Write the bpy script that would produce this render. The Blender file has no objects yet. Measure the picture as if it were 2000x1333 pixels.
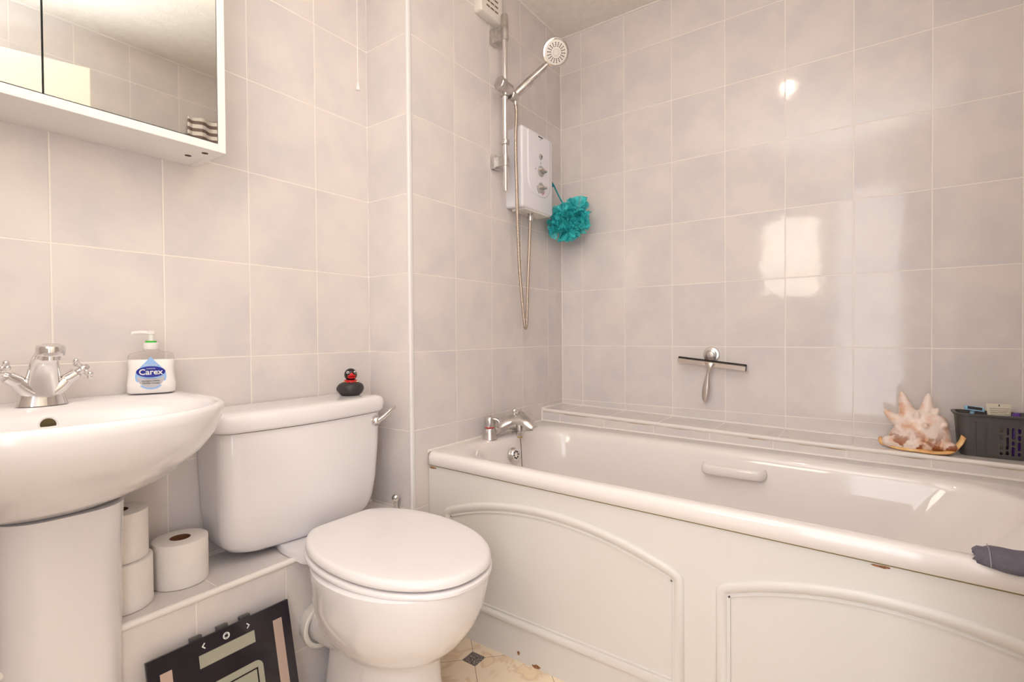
import bpy, bmesh, math, random
from mathutils import Vector, Matrix, noise
random.seed(7)
S = bpy.context.scene
C = S.collection
PI = math.pi

# ------------------------------------------------------------------ camera
cam_d = bpy.data.cameras.new('camera'); cam = bpy.data.objects.new('camera', cam_d); C.objects.link(cam)
cam_d.sensor_width = 36.0; cam_d.lens = 992.15/2000*36.0; cam_d.clip_start = 0.02
yaw, pitch, roll = 0.6174, -0.0133, -0.0076
F = Vector((-math.sin(yaw)*math.cos(pitch), math.cos(yaw)*math.cos(pitch), math.sin(pitch)))
R = Vector((math.cos(yaw), math.sin(yaw), 0)); U = R.cross(F)
R2 = math.cos(roll)*R + math.sin(roll)*U; U2 = -math.sin(roll)*R + math.cos(roll)*U
m = Matrix((R2, U2, -F)).transposed().to_4x4(); m.translation = Vector((1.1549, -2.023, 0.9198))
cam.matrix_world = m
S.camera = cam

# ------------------------------------------------------------------ world, exposure
w = bpy.data.worlds.new('World'); S.world = w; w.use_nodes = True
bg = w.node_tree.nodes['Background']; bg.inputs[0].default_value = (0.95, 0.97, 1.0, 1); bg.inputs[1].default_value = 1.0
S.view_settings.view_transform = 'Standard'; S.view_settings.look = 'None'
S.view_settings.gamma = 1; S.view_settings.use_curve_mapping = False
S.view_settings.exposure = 0.34

def area(name, loc, target, sx, sy, power, col):
    d = bpy.data.lights.new(name, 'AREA'); d.shape = 'RECTANGLE'; d.size = sx; d.size_y = sy
    d.energy = power; d.color = col
    o = bpy.data.objects.new(name, d); C.objects.link(o)
    o.location = loc
    o.rotation_euler = (Vector(target)-Vector(loc)).to_track_quat('-Z', 'Y').to_euler()
    return o
# added area light in the open doorway, soft fill standing for landing light
DOORLIGHT = area('doorway_fill', (1.21, -2.48, 1.05), (0.55, 0, 1.0), 0.56, 1.8, 7.5, (0.90, 0.93, 1.0))
# the photographer's flash, turned up to the ceiling from just behind the camera
_d = bpy.data.lights.new('bounced_flash', 'SPOT'); _d.energy = 74; _d.color = (.91, .95, 1.0); _d.spot_size = math.radians(100); _d.spot_blend = .6; _d.shadow_soft_size = .04
FLASH = bpy.data.objects.new('bounced_flash', _d); C.objects.link(FLASH); FLASH.location = (1.02, -2.06, 1.60)
FLASH.rotation_euler = (Vector((.95, -1.85, 2.25))-FLASH.location).to_track_quat('-Z', 'Y').to_euler()

# ------------------------------------------------------------------ materials
def mat(name, col, rough=0.4, metal=0.0, coat=0.0, trans=0.0, ior=1.45, spec=0.5, alpha=1.0, sss=0.0):
    m = bpy.data.materials.new(name); m.use_nodes = True
    b = m.node_tree.nodes['Principled BSDF']
    b.inputs['Base Color'].default_value = (*col, 1); b.inputs['Roughness'].default_value = rough
    b.inputs['Metallic'].default_value = metal; b.inputs['Coat Weight'].default_value = coat
    b.inputs['Transmission Weight'].default_value = trans; b.inputs['IOR'].default_value = ior
    b.inputs['Specular IOR Level'].default_value = spec; b.inputs['Alpha'].default_value = alpha
    if sss: b.inputs['Subsurface Weight'].default_value = sss; b.inputs['Subsurface Radius'].default_value = (.01, .008, .006)
    return m
def N(m, t, **kw):
    n = m.node_tree.nodes.new(t)
    for k, v in kw.items(): setattr(n, k, v)
    return n
def L(m, a, b): m.node_tree.links.new(a, b)
def bsdf(m): return m.node_tree.nodes['Principled BSDF']
def mottled(m, c1, c2, scale=8, lo=.35, hi=.65, bump=0, bscale=60, detail=3, coords='Object'):
    tc = N(m, 'ShaderNodeTexCoord'); n = N(m, 'ShaderNodeTexNoise'); n.inputs['Scale'].default_value = scale; n.inputs['Detail'].default_value = detail
    L(m, tc.outputs[coords], n.inputs['Vector'])
    r = N(m, 'ShaderNodeValToRGB'); r.color_ramp.elements[0].position = lo; r.color_ramp.elements[1].position = hi
    r.color_ramp.elements[0].color = (*c1, 1); r.color_ramp.elements[1].color = (*c2, 1)
    L(m, n.outputs['Fac'], r.inputs['Fac']); L(m, r.outputs['Color'], bsdf(m).inputs['Base Color'])
    if bump:
        n2 = N(m, 'ShaderNodeTexNoise'); n2.inputs['Scale'].default_value = bscale; L(m, tc.outputs[coords], n2.inputs['Vector'])
        b = N(m, 'ShaderNodeBump'); b.inputs['Strength'].default_value = bump; b.inputs['Distance'].default_value = .002
        L(m, n2.outputs['Fac'], b.inputs['Height']); L(m, b.outputs['Normal'], bsdf(m).inputs['Normal'])
    return m

def tile_mat(name, axis, off, zoff=0.135, bw=0.2, bh=0.244, vaxis='Z', c1=(.68, .64, .64), c2=(.76, .70, .67), grout=(.88, .81, .76), gs=.0021):
    """glazed wall tile: u = world axis, v = world z (or another axis), slightly wavy glaze"""
    m = mat(name, c2, .13, spec=.5)
    geo = N(m, 'ShaderNodeNewGeometry'); sp = N(m, 'ShaderNodeSeparateXYZ'); L(m, geo.outputs['Position'], sp.inputs[0])
    def shift(o, d):
        a = N(m, 'ShaderNodeMath', operation='SUBTRACT'); a.inputs[1].default_value = d; L(m, o, a.inputs[0]); return a.outputs[0]
    cb = N(m, 'ShaderNodeCombineXYZ')
    L(m, shift(sp.outputs[axis], off - 40*bw), cb.inputs[0]); L(m, shift(sp.outputs[vaxis], zoff - 40*bh), cb.inputs[1])
    br = N(m, 'ShaderNodeTexBrick'); br.offset = 0; br.squash = 1
    br.inputs['Scale'].default_value = 1; br.inputs['Mortar Size'].default_value = gs; br.inputs['Mortar Smooth'].default_value = .3
    br.inputs['Brick Width'].default_value = bw; br.inputs['Row Height'].default_value = bh
    br.inputs['Color1'].default_value = (0, 0, 0, 1); br.inputs['Color2'].default_value = (1, 1, 1, 1); br.inputs['Bias'].default_value = 0
    L(m, cb.outputs[0], br.inputs['Vector'])
    # per tile offset of the marbling
    sc = N(m, 'ShaderNodeVectorMath', operation='SCALE'); sc.inputs['Scale'].default_value = 7.3; L(m, br.outputs['Color'], sc.inputs[0])
    ad = N(m, 'ShaderNodeVectorMath', operation='ADD'); L(m, geo.outputs['Position'], ad.inputs[0]); L(m, sc.outputs[0], ad.inputs[1])
    n = N(m, 'ShaderNodeTexNoise'); n.inputs['Scale'].default_value = 7; n.inputs['Detail'].default_value = 4; n.inputs['Roughness'].default_value = .55
    L(m, ad.outputs[0], n.inputs['Vector'])
    r = N(m, 'ShaderNodeValToRGB'); r.color_ramp.elements[0].position = .36; r.color_ramp.elements[1].position = .62
    r.color_ramp.elements[0].color = (*c1, 1); r.color_ramp.elements[1].color = (*c2, 1); L(m, n.outputs['Fac'], r.inputs['Fac'])
    mx = N(m, 'ShaderNodeMix', data_type='RGBA'); L(m, br.outputs['Fac'], mx.inputs[0]); L(m, r.outputs['Color'], mx.inputs[6]); mx.inputs[7].default_value = (*grout, 1)
    L(m, mx.outputs[2], bsdf(m).inputs['Base Color'])
    rr = N(m, 'ShaderNodeMapRange'); L(m, br.outputs['Fac'], rr.inputs[0]); rr.inputs[3].default_value = .085; rr.inputs[4].default_value = .45
    L(m, rr.outputs[0], bsdf(m).inputs['Roughness'])
    # wavy glaze and sunken joints
    n2 = N(m, 'ShaderNodeTexNoise'); n2.inputs['Scale'].default_value = 26; n2.inputs['Detail'].default_value = 1; L(m, ad.outputs[0], n2.inputs['Vector'])
    b1 = N(m, 'ShaderNodeBump'); b1.inputs['Strength'].default_value = .5; b1.inputs['Distance'].default_value = .0007; L(m, n2.outputs['Fac'], b1.inputs['Height'])
    inv = N(m, 'ShaderNodeMath', operation='SUBTRACT'); inv.inputs[0].default_value = 1; L(m, br.outputs['Fac'], inv.inputs[1])
    b2 = N(m, 'ShaderNodeBump'); b2.inputs['Strength'].default_value = .6; b2.inputs['Distance'].default_value = .0012; L(m, inv.outputs[0], b2.inputs['Height']); L(m, b1.outputs['Normal'], b2.inputs['Normal'])
    L(m, b2.outputs['Normal'], bsdf(m).inputs['Normal'])
    return m

M = {}
M['tileB'] = tile_mat('wall_tile_back', 'X', .1032)
M['tileC'] = tile_mat('wall_tile_end', 'Y', -.1245)
M['tileA'] = tile_mat('wall_tile_left', 'Y', -1.124)
M['tileR'] = tile_mat('wall_tile_return', 'X', .0)
M['tileLA'] = tile_mat('ledge_tile_front', 'Y', -1.545, zoff=.139)
M['tileLAt'] = tile_mat('ledge_tile_top', 'Y', -1.5, zoff=-.2, vaxis='X')
M['tileLB'] = tile_mat('back_ledge_tile_front', 'X', .09, zoff=.40)
M['tileLBt'] = tile_mat('back_ledge_tile_top', 'X', .1032, zoff=.05, vaxis='Y', grout=(.74,.67,.61), gs=.0014)
M['caulk'] = mat('white_caulk', (.84, .79, .75), .4)
M['trim'] = mat('white_plastic_trim', (.86, .84, .84), .25)
M['ceil'] = mottled(mat('ceiling_paint', (.7, .67, .6), .8), (.86, .80, .73), (.90, .85, .78), 30, bump=.5, bscale=140)
M['paint'] = mat('white_gloss_paint', (.85, .84, .80), .35)
M['ceramic'] = mat('white_ceramic', (.84, .81, .82), .09, coat=.3)
M['acrylic'] = mat('bath_acrylic', (.865, .815, .795), .07, coat=.3)
M['seat'] = mat('toilet_seat_plastic', (.86, .825, .835), .28)
M['panel'] = mat('bath_panel_plastic', (.755, .725, .69), .33)
M['chrome'] = mat('chrome', (.78, .76, .75), .12, 1)
M['satin'] = mottled(mat('limescaled_chrome', (.6, .58, .57), .28, 1), (.50, .48, .47), (.70, .67, .65), 30)
M['steelbr'] = mat('brushed_steel', (.66, .60, .55), .3, 1)
M['white'] = mat('white_plastic', (.80, .79, .84), .22)
M['offwhite'] = mat('offwhite_plastic', (.80, .76, .70), .4)
M['grey'] = mat('grey_plastic', (.42, .41, .40), .3)
M['dark'] = mat('dark_slot', (.03, .025, .025), .6)
M['brown'] = mat('brown_slot', (.20, .13, .09), .7)
M['mirror'] = mat('mirror_glass', (.74, .75, .71), .015, 1)
M['cab'] = mat('white_laminate', (.84, .82, .79), .35)
M['paper'] = mottled(mat('tissue_paper', (.86, .81, .77), .95), (.85, .80, .76), (.87, .82, .78), 20, bump=.25, bscale=160)
M['card'] = mat('brown_card', (.20, .09, .04), .9)
M['black_rubber'] = mat('matt_black_rubber', (.035, .03, .032), .42)
M['black_gloss'] = mat('gloss_black', (.015, .012, .013), .2)
M['red'] = mat('red_paint', (.62, .02, .02), .3)
M['eyewhite'] = mat('white_dot', (.85, .85, .85), .3)
M['basket'] = mat('dark_grey_plastic', (.085, .078, .075), .38)
M['scaleglass'] = mat('black_glass', (.012, .009, .016), .08, coat=.5)
M['lcd'] = mat('lcd_grey_green', (.37, .365, .29), .3)
M['strip'] = mat('brushed_metal_strip', (.60, .48, .42), .45, .6)
M['symbols'] = mat('white_print', (.8, .8, .8), .5)
M['hosem'] = mat('steel_hose', (.55, .47, .40), .28, 1)

# floor: cream marble vinyl, octagons with small dark squares
def floor_mat():
    m = mat('marble_vinyl', (.8, .66, .5), .3)
    geo = N(m, 'ShaderNodeNewGeometry'); sp = N(m, 'ShaderNodeSeparateXYZ'); L(m, geo.outputs['Position'], sp.inputs[0])
    def ma(op, a, b=None, c=None):
        n = N(m, 'ShaderNodeMath', operation=op)
        for i, v in enumerate((a, b, c)):
            if v is None: continue
            if isinstance(v, (int, float)): n.inputs[i].default_value = v
            else: L(m, v, n.inputs[i])
        return n.outputs[0]
    P = .2
    x = ma('SUBTRACT', sp.outputs[0], .2343); y = ma('SUBTRACT', sp.outputs[1], -.925)
    a = ma('MULTIPLY', ma('ADD', x, y), .70711); b = ma('MULTIPLY', ma('SUBTRACT', y, x), .70711)
    def cell(v): return ma('SUBTRACT', ma('MODULO', ma('ADD', v, P/2 + 50*P), P), P/2)
    ca, cbb = cell(a), cell(b)
    aa, ab = ma('ABSOLUTE', ca), ma('ABSOLUTE', cbb)
    line = ma('MAXIMUM', ma('LESS_THAN', aa, .0007), ma('LESS_THAN', ab, .0007))
    lx = ma('ABSOLUTE', ma('MULTIPLY', ma('SUBTRACT', ca, cbb), .70711)); ly = ma('ABSOLUTE', ma('MULTIPLY', ma('ADD', ca, cbb), .70711))
    sq = ma('LESS_THAN', ma('MAXIMUM', lx, ly), .024)
    n = N(m, 'ShaderNodeTexNoise'); n.inputs['Scale'].default_value = 9; n.inputs['Detail'].default_value = 6; n.inputs['Distortion'].default_value = 1.6
    L(m, geo.outputs['Position'], n.inputs['Vector'])
    r = N(m, 'ShaderNodeValToRGB'); e = r.color_ramp.elements; e[0].position = .40; e[1].position = .52
    e[0].color = (.90, .72, .50, 1); e[1].color = (.92, .77, .58, 1); k = e.new(.46); k.color = (.80, .60, .42, 1)
    L(m, n.outputs['Fac'], r.inputs['Fac'])
    n2 = N(m, 'ShaderNodeTexNoise'); n2.inputs['Scale'].default_value = 260; L(m, geo.outputs['Position'], n2.inputs['Vector'])
    r2 = N(m, 'ShaderNodeValToRGB'); r2.color_ramp.elements[0].position = .45; r2.color_ramp.elements[1].position = .6
    r2.color_ramp.elements[0].color = (.07, .05, .045, 1); r2.color_ramp.elements[1].color = (.42, .36, .32, 1); L(m, n2.outputs['Fac'], r2.inputs['Fac'])
    m1 = N(m, 'ShaderNodeMix', data_type='RGBA'); L(m, line, m1.inputs[0]); L(m, r.outputs[0], m1.inputs[6]); m1.inputs[7].default_value = (.22, .15, .10, 1)
    m2 = N(m, 'ShaderNodeMix', data_type='RGBA'); L(m, sq, m2.inputs[0]); L(m, m1.outputs[2], m2.inputs[6]); L(m, r2.outputs[0], m2.inputs[7])
    L(m, m2.outputs[2], bsdf(m).inputs['Base Color'])
    return m
M['floor'] = floor_mat()

def emis(name, col, s):
    m = bpy.data.materials.new(name); m.use_nodes = True; b = bsdf(m)
    b.inputs['Base Color'].default_value = (.8, .8, .8, 1); b.inputs['Emission Color'].default_value = (*col, 1); b.inputs['Emission Strength'].default_value = s
    return m

# ------------------------------------------------------------------ mesh helpers
def link(name, bm, m, parent=None, smooth=True, angle=40, bevel=0, bseg=3, subsurf=0, solid=0):
    bmesh.ops.recalc_face_normals(bm, faces=bm.faces)
    me = bpy.data.meshes.new(name); bm.to_mesh(me); bm.free()
    ms = m if isinstance(m, (list, tuple)) else [m]
    for k in ms: me.materials.append(k)
    o = bpy.data.objects.new(name, me); C.objects.link(o)
    if parent is not None: o.parent = parent
    if solid:
        s = o.modifiers.new('Solidify', 'SOLIDIFY'); s.thickness = solid; s.offset = 0
    if bevel:
        b = o.modifiers.new('Bevel', 'BEVEL'); b.width = bevel; b.segments = bseg; b.limit_method = 'ANGLE'; b.angle_limit = math.radians(35)
    if subsurf:
        s = o.modifiers.new('Subsurf', 'SUBSURF'); s.levels = subsurf; s.render_levels = subsurf
    if smooth:
        me.polygons.foreach_set('use_smooth', [True]*len(me.polygons))
        if not subsurf:
            try: me.set_sharp_from_angle(angle=math.radians(angle))
            except Exception: pass
    return o
def B(): return bmesh.new()
def box(bm, x0, x1, y0, y1, z0, z1, mi=0):
    vs = [bm.verts.new(p) for p in ((x0,y0,z0),(x1,y0,z0),(x1,y1,z0),(x0,y1,z0),(x0,y0,z1),(x1,y0,z1),(x1,y1,z1),(x0,y1,z1))]
    for f in ((0,3,2,1),(4,5,6,7),(0,1,5,4),(1,2,6,5),(2,3,7,6),(3,0,4,7)):
        q = bm.faces.new([vs[i] for i in f]); q.material_index = mi
    return vs
def loft(bm, rings, cap0=True, cap1=True, closed=True, mi=0):
    rs = [[bm.verts.new(p) for p in r] for r in rings]
    n = len(rs[0])
    for a, b in zip(rs[:-1], rs[1:]):
        for i in range(n if closed else n-1):
            j = (i+1) % n
            q = bm.faces.new((a[i], a[j], b[j], b[i])); q.material_index = mi
    if cap0: bm.faces.new(rs[0][::-1]).material_index = mi
    if cap1: bm.faces.new(rs[-1]).material_index = mi
    return rs
def circ(c, ax, r, n=24, r2=None, ref=None):
    c = Vector(c); ax = Vector(ax).normalized()
    ref = Vector(ref) if ref else (Vector((0,0,1)) if abs(ax.z) < .9 else Vector((1,0,0)))
    a = (ref - ax*ref.dot(ax)).normalized(); b = ax.cross(a)
    r2 = r if r2 is None else r2
    return [c + a*(r*math.cos(t)) + b*(r2*math.sin(t)) for t in [2*PI*i/n for i in range(n)]]
def cyl(bm, p, q, r, r2=None, n=24, mi=0):
    p, q = Vector(p), Vector(q); r2 = r if r2 is None else r2
    loft(bm, [circ(p, q-p, r, n), circ(q, q-p, r2, n)], mi=mi)
def lathe(bm, p, ax, prof, n=32, mi=0, cap=True):
    """prof: list of (radius, height along ax)"""
    p = Vector(p); ax = Vector(ax).normalized()
    loft(bm, [circ(p+ax*h, ax, max(r, 1e-5), n) for r, h in prof], cap, cap, mi=mi)
def catmull(P, n=8):
    P = [Vector(p) for p in P]; out = []
    Q = [P[0]*2-P[1]] + P + [P[-1]*2-P[-2]]
    for i in range(1, len(Q)-2):
        for k in range(n):
            t = k/n; a, b, c, d = Q[i-1], Q[i], Q[i+1], Q[i+2]
            out.append(.5*((2*b)+(-a+c)*t+(2*a-5*b+4*c-d)*t*t+(-a+3*b-3*c+d)*t**3))
    out.append(P[-1]); return out
def tube(bm, pts, rad, n=12, mi=0, smoothn=8, flat=1.0, ref=None, cap=True):
    pp = catmull(pts, smoothn) if smoothn else [Vector(p) for p in pts]
    rs = rad if callable(rad) else (lambda t: rad)
    prev = Vector(ref) if ref else None; rings = []
    for i, p in enumerate(pp):
        d = (pp[min(i+1, len(pp)-1)] - pp[max(i-1, 0)]).normalized()
        if prev is None: prev = Vector((0,0,1)) if abs(d.z) < .9 else Vector((1,0,0))
        a = (prev - d*prev.dot(d)).normalized(); prev = a; b = d.cross(a)
        r = rs(i/(len(pp)-1))
        r, rb = r if isinstance(r, tuple) else (r, r*flat)
        rings.append([p + a*(r*math.cos(t)) + b*(rb*math.sin(t)) for t in [2*PI*k/n for k in range(n)]])
    loft(bm, rings, cap, cap, mi=mi)
def ball(bm, c, r, n=16, s=(1,1,1), mi=0):
    c = Vector(c); g = []
    for i in range(1, n//2):
        t = PI*i/(n//2)
        g.append([c + Vector((s[0]*r*math.sin(t)*math.cos(p), s[1]*r*math.sin(t)*math.sin(p), -s[2]*r*math.cos(t))) for p in [2*PI*k/n for k in range(n)]])
    rs = loft(bm, g, False, False, mi=mi)
    b = bm.verts.new(c - Vector((0,0,r*s[2]))); t = bm.verts.new(c + Vector((0,0,r*s[2])))
    for i in range(n):
        j = (i+1) % n
        bm.faces.new((rs[0][j], rs[0][i], b)).material_index = mi; bm.faces.new((rs[-1][i], rs[-1][j], t)).material_index = mi
def rrect(x0, x1, y0, y1, r, z, seg=8):
    pts = []
    rr = r if isinstance(r, (list, tuple)) else [r]*4
    for (cx, cy, a0), q in zip(((x1, y1, 0), (x0, y1, 90), (x0, y0, 180), (x1, y0, 270)), rr):
        sx = -1 if cx == x1 else 1; sy = -1 if cy == y1 else 1
        for k in range(seg+1):
            t = math.radians(a0 + 90*k/seg)
            pts.append(Vector((cx + sx*q + q*math.cos(t), cy + sy*q + q*math.sin(t), z)))
    return pts
def sgnp(v, e): return math.copysign(abs(v)**e, v)
def dshape(xc, yc, af, ab, b, z, ef=2.2, eb=5, n=64):
    """outline: front half (toward +x) length af and exponent ef, back half length ab and exponent eb"""
    out = []
    for i in range(n):
        t = 2*PI*i/n; c, s = math.cos(t), math.sin(t)
        e, a = (ef, af) if c >= 0 else (eb, ab)
        out.append(Vector((xc + a*sgnp(c, 2/e), yc + b*sgnp(s, 2/e), z)))
    return out
def prism(bm, pts2, f0, f1, mi=0):
    loft(bm, [[f0(p) for p in pts2], [f1(p) for p in pts2]], mi=mi)
def empty(name, label, cat, loc=(0,0,0), group=None):
    o = bpy.data.objects.new(name, None); C.objects.link(o); o.location = loc; o.empty_display_size = .05
    o['label'] = label; o['category'] = cat
    if group: o['group'] = group
    return o
def tag(o, label, cat, group=None):
    o['label'] = label; o['category'] = cat
    if group: o['group'] = group
    return o
def struct(name, bm, m, **kw):
    o = link(name, bm, m, **kw); o['kind'] = 'structure'; return o
bpy.context.view_layer.update()
def adopt(root):
    """children were modelled in world coordinates: keep them there under the root placed at its own base"""
    bpy.context.view_layer.update()
    inv = Matrix.Translation(-root.location)
    for c in root.children: c.matrix_parent_inverse = Matrix.Translation(root.location).inverted() if root.rotation_euler[:] == (0,0,0) else root.matrix_world.inverted()
def text_mesh(name, s, size, m, parent, place, depth=.0002, bold=0, align='CENTER', shear=0, sx=1):
    cu = bpy.data.curves.new(name, 'FONT'); cu.body = s; cu.size = size; cu.extrude = depth; cu.align_x = align; cu.align_y = 'CENTER'; cu.offset = bold; cu.shear = shear; cu.resolution_u = 3
    t = bpy.data.objects.new(name, cu); C.objects.link(t); bpy.context.view_layer.update()
    me = bpy.data.meshes.new_from_object(t.evaluated_get(bpy.context.evaluated_depsgraph_get()))
    bpy.data.objects.remove(t); bpy.data.curves.remove(cu)
    for v in me.vertices: v.co.x *= sx; v.co = place @ v.co
    me.materials.clear(); me.materials.append(m); me.name = name
    o = bpy.data.objects.new(name, me); C.objects.link(o); o.parent = parent; return o
def cut(o, cutter_bm):
    """boolean difference, baked"""
    me = bpy.data.meshes.new('c'); bmesh.ops.recalc_face_normals(cutter_bm, faces=cutter_bm.faces); cutter_bm.to_mesh(me); cutter_bm.free()
    c = bpy.data.objects.new('c', me); C.objects.link(c); c.parent = o.parent
    md = o.modifiers.new('b', 'BOOLEAN'); md.object = c; md.operation = 'DIFFERENCE'; md.solver = 'EXACT'
    bpy.context.view_layer.update()
    nm = bpy.data.meshes.new_from_object(o.evaluated_get(bpy.context.evaluated_depsgraph_get()))
    o.modifiers.clear(); o.data = nm; bpy.data.objects.remove(c)

XA, YR, XR, YB, ZC = -.1938, -.9326, 1.53, -2.30, 2.254
T = .06
# ------------------------------------------------------------------ room shell
bm = B(); box(bm, XA-T, XR+T, YB-1.2, T, -T, 0); struct('floor', bm, M['floor'], smooth=False)
bm = B(); box(bm, XA-T, XR+T, YB-1.2, T, ZC, ZC+T); struct('ceiling', bm, M['ceil'], smooth=False)
bm = B(); box(bm, 0, XR+T, 0, T, 0, ZC); struct('wall_back', bm, M['tileB'], smooth=False)
bm = B(); box(bm, -T, 0, YR+.004, T, 0, ZC); struct('wall_end', bm, M['tileC'], smooth=False)
bm = B(); box(bm, XA-T, -.0005, YR, YR+.05, 0, ZC); struct('wall_return', bm, M['tileR'], smooth=False)
bm = B(); box(bm, XA-T, XA, YB, YR+.01, 0, ZC); struct('wall_left', bm, M['tileA'], smooth=False)
bm = B(); box(bm, XR, XR+T, YB-.06, T, 0, ZC); struct('wall_right', bm, M['tileA'], smooth=False)
# wall behind the camera: window on the left, doorway on the right
WX0, WX1, WZ0, WZ1 = .43, .87, 1.17, 1.80
DX0, DX1, DZ = .92, 1.50, 1.98
bm = B()
box(bm, XA-T, WX0, YB-T, YB, 0, ZC); box(bm, WX1, DX0, YB-T, YB, 0, ZC)
box(bm, WX0, WX1, YB-T, YB, 0, WZ0); box(bm, WX0, WX1, YB-T, YB, WZ1, ZC)
box(bm, DX0, DX1, YB-T, YB, DZ, ZC); box(bm, DX1, XR+T, YB-T, YB, 0, ZC)
struct('wall_front', bm, M['tileB'], smooth=False)

# corner trims and caulk beads
bm = B(); loft(bm, [[Vector((0+dx, YR+dy, z)) for dx, dy in ((.001,.012),(.0035,.008),(.0035,.0),(.0035,-.0025),(.001,-.0035),(-.004,-.0035),(-.010,-.001),(-.010,.012))] for z in (.373, ZC)])
struct('trim_1', bm, M['trim'])
def bead(name, p, q, r, m=None):
    bm = B(); cyl(bm, p, q, r, n=10); return struct(name, bm, m or M['caulk'])
bead('trim_2', (.001, -.001, .60), (.001, -.001, ZC), .0035)
bead('trim_3', (0, -.001, ZC), (XR, -.001, ZC), .005)
bead('trim_4', (.001, 0, ZC), (.001, YR, ZC), .005)
bead('trim_5', (XA, YR, .373), (XA, YR, ZC), .003, M['tileC'])
bead('trim_6', (XA, YR, ZC), (XA, YB, ZC), .005)
bead('trim_7', (XR, 0, ZC), (XR, YB, ZC), .006)

# boxing ledge under the cistern and basin
LZ = .373
def ledge_outline(x1): return [(XA, YB), (x1, YB), (x1, YR), (XA, YR)]
bm = B(); loft(bm, [[Vector((x, y, z)) for x, y in ledge_outline(-.004)] for z in (0, LZ-.002)]); struct('wall_ledge_left', bm, M['tileLA'], smooth=False)
bm = B(); loft(bm, [[Vector((x, y, z)) for x, y in ledge_outline(-.010)] for z in (LZ-.004, LZ)]); struct('trim_8', bm, M['tileLAt'], smooth=False)
bm = B(); tube(bm, [(-.007, YB, LZ-.006), (-.007, YR, LZ-.006)], .0078, n=12, smoothn=0); struct('trim_9', bm, M['caulk'])
bead('trim_10', (XA+.001, YB, LZ), (XA+.001, YR, LZ), .004)
# low tiled ledge behind the bath; it falls slightly to the right as in the room
def lz(x): return .6015 - .0277*x if x < 1.05 else .5724-.012*(x-1.05)
def wedge(bm, x0, x1, y0, y1, f0, f1, n=8, mi=0):
    rings = []
    for i in range(n+1):
        x = x0+(x1-x0)*i/n
        rings.append([Vector((x, y0, f0(x))), Vector((x, y1, f0(x))), Vector((x, y1, f1(x))), Vector((x, y0, f1(x)))])
    loft(bm, rings, mi=mi)
bm = B(); wedge(bm, 0, XR, -.180, 0, lambda x: 0, lambda x: lz(x)-.004); struct('wall_ledge_back', bm, M['tileLB'], smooth=False)
bm = B(); wedge(bm, 0, XR, -.172, 0, lambda x: lz(x)-.005, lambda x: lz(x)); struct('trim_11', bm, M['tileLBt'], smooth=False)
bm = B(); tube(bm, [(x, -.1765, lz(x)-.006) for x in (0, .3, .6, .9, 1.2, XR)], .0072, n=12, smoothn=0); struct('trim_12', bm, M['caulk'])
bm = B(); tube(bm, [(x, -.001, lz(x)+.001) for x in (0, .3, .6, .9, 1.2, XR)], .0045, n=10, smoothn=0); struct('trim_13', bm, M['caulk'])
bm = B(); tube(bm, [(.001, -.18, .556), (.001, -.181, lz(0)), (.001, -.09, lz(0)+.001), (.001, 0, lz(0)+.001)], .0045, n=10, smoothn=0); struct('trim_14', bm, M['caulk'])
# aged yellow joint line under the ledge nosing
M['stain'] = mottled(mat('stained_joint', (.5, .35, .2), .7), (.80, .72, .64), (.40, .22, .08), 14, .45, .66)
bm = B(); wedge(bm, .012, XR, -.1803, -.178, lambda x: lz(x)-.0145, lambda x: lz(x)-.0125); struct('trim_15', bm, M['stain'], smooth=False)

# ------------------------------------------------------------------ window behind the camera (seen as a reflection)
win = bpy.data.objects.new('window_1', None); C.objects.link(win); win.location = ((WX0+WX1)/2, YB, WZ0); win['kind'] = 'structure'
fr = B()
for a in ((WX0, WX0+.03, WZ0, WZ1), (WX1-.03, WX1, WZ0, WZ1), (WX0, WX1, WZ0, WZ0+.03), (WX0, WX1, WZ1-.03, WZ1), (WX0, WX1, 1.345, 1.365)):
    box(fr, a[0], a[1], YB-.05, YB-.005, a[2], a[3])
link('window_frame', fr, M['paint'], win, smooth=False, bevel=.004)
gl = emis('frosted_glass_lit', (1.0, .86, .70), 7.0)
tc = N(gl, 'ShaderNodeTexCoord'); wv = N(gl, 'ShaderNodeTexWave'); wv.inputs['Scale'].default_value = 14; wv.inputs['Distortion'].default_value = 5; wv.bands_direction = 'Z'
L(gl, tc.outputs['Object'], wv.inputs['Vector']); mr = N(gl, 'ShaderNodeMapRange'); L(gl, wv.outputs['Fac'], mr.inputs[0]); mr.inputs[3].default_value = 4; mr.inputs[4].default_value = 12
L(gl, mr.outputs[0], bsdf(gl).inputs['Emission Strength'])
bm = B(); box(bm, WX0+.028, WX1-.028, YB-.034, YB-.028, WZ0+.028, 1.347); box(bm, WX0+.028, WX1-.028, YB-.034, YB-.028, 1.363, WZ1-.028)
link('window_pane', bm, gl, win, smooth=False)
adopt(win)

# doorway and open door leaf against the right wall (seen in the cabinet mirror)
bm = B()
box(bm, DX0-.05, DX0, YB-.005, YB+.012, 0, DZ+.05); box(bm, DX0, DX1, YB-.005, YB+.012, DZ, DZ+.05)
struct('door_2', bm, M['paint'], smooth=False, bevel=.003)
dr = bpy.data.objects.new('door_1', None); C.objects.link(dr); dr['kind'] = 'structure'
M['doorp'] = mat('cream_door_paint', (.86, .79, .68), .4)
bm = B(); box(bm, 0, .725, -.018, .018, .005, 1.98)
link('door_leaf', bm, M['doorp'], dr, smooth=False, bevel=.003)
bm = B(); cyl(bm, (.61, -.045, 1.0), (.61, .045, 1.0), .009); tube(bm, [(.61, .045, 1.0), (.60, .05, 1.0), (.54, .05, 1.0)], .008); tube(bm, [(.61, -.045, 1.0), (.60, -.05, 1.0), (.54, -.05, 1.0)], .008)
link('door_handle', bm, M['chrome'], dr)
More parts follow.
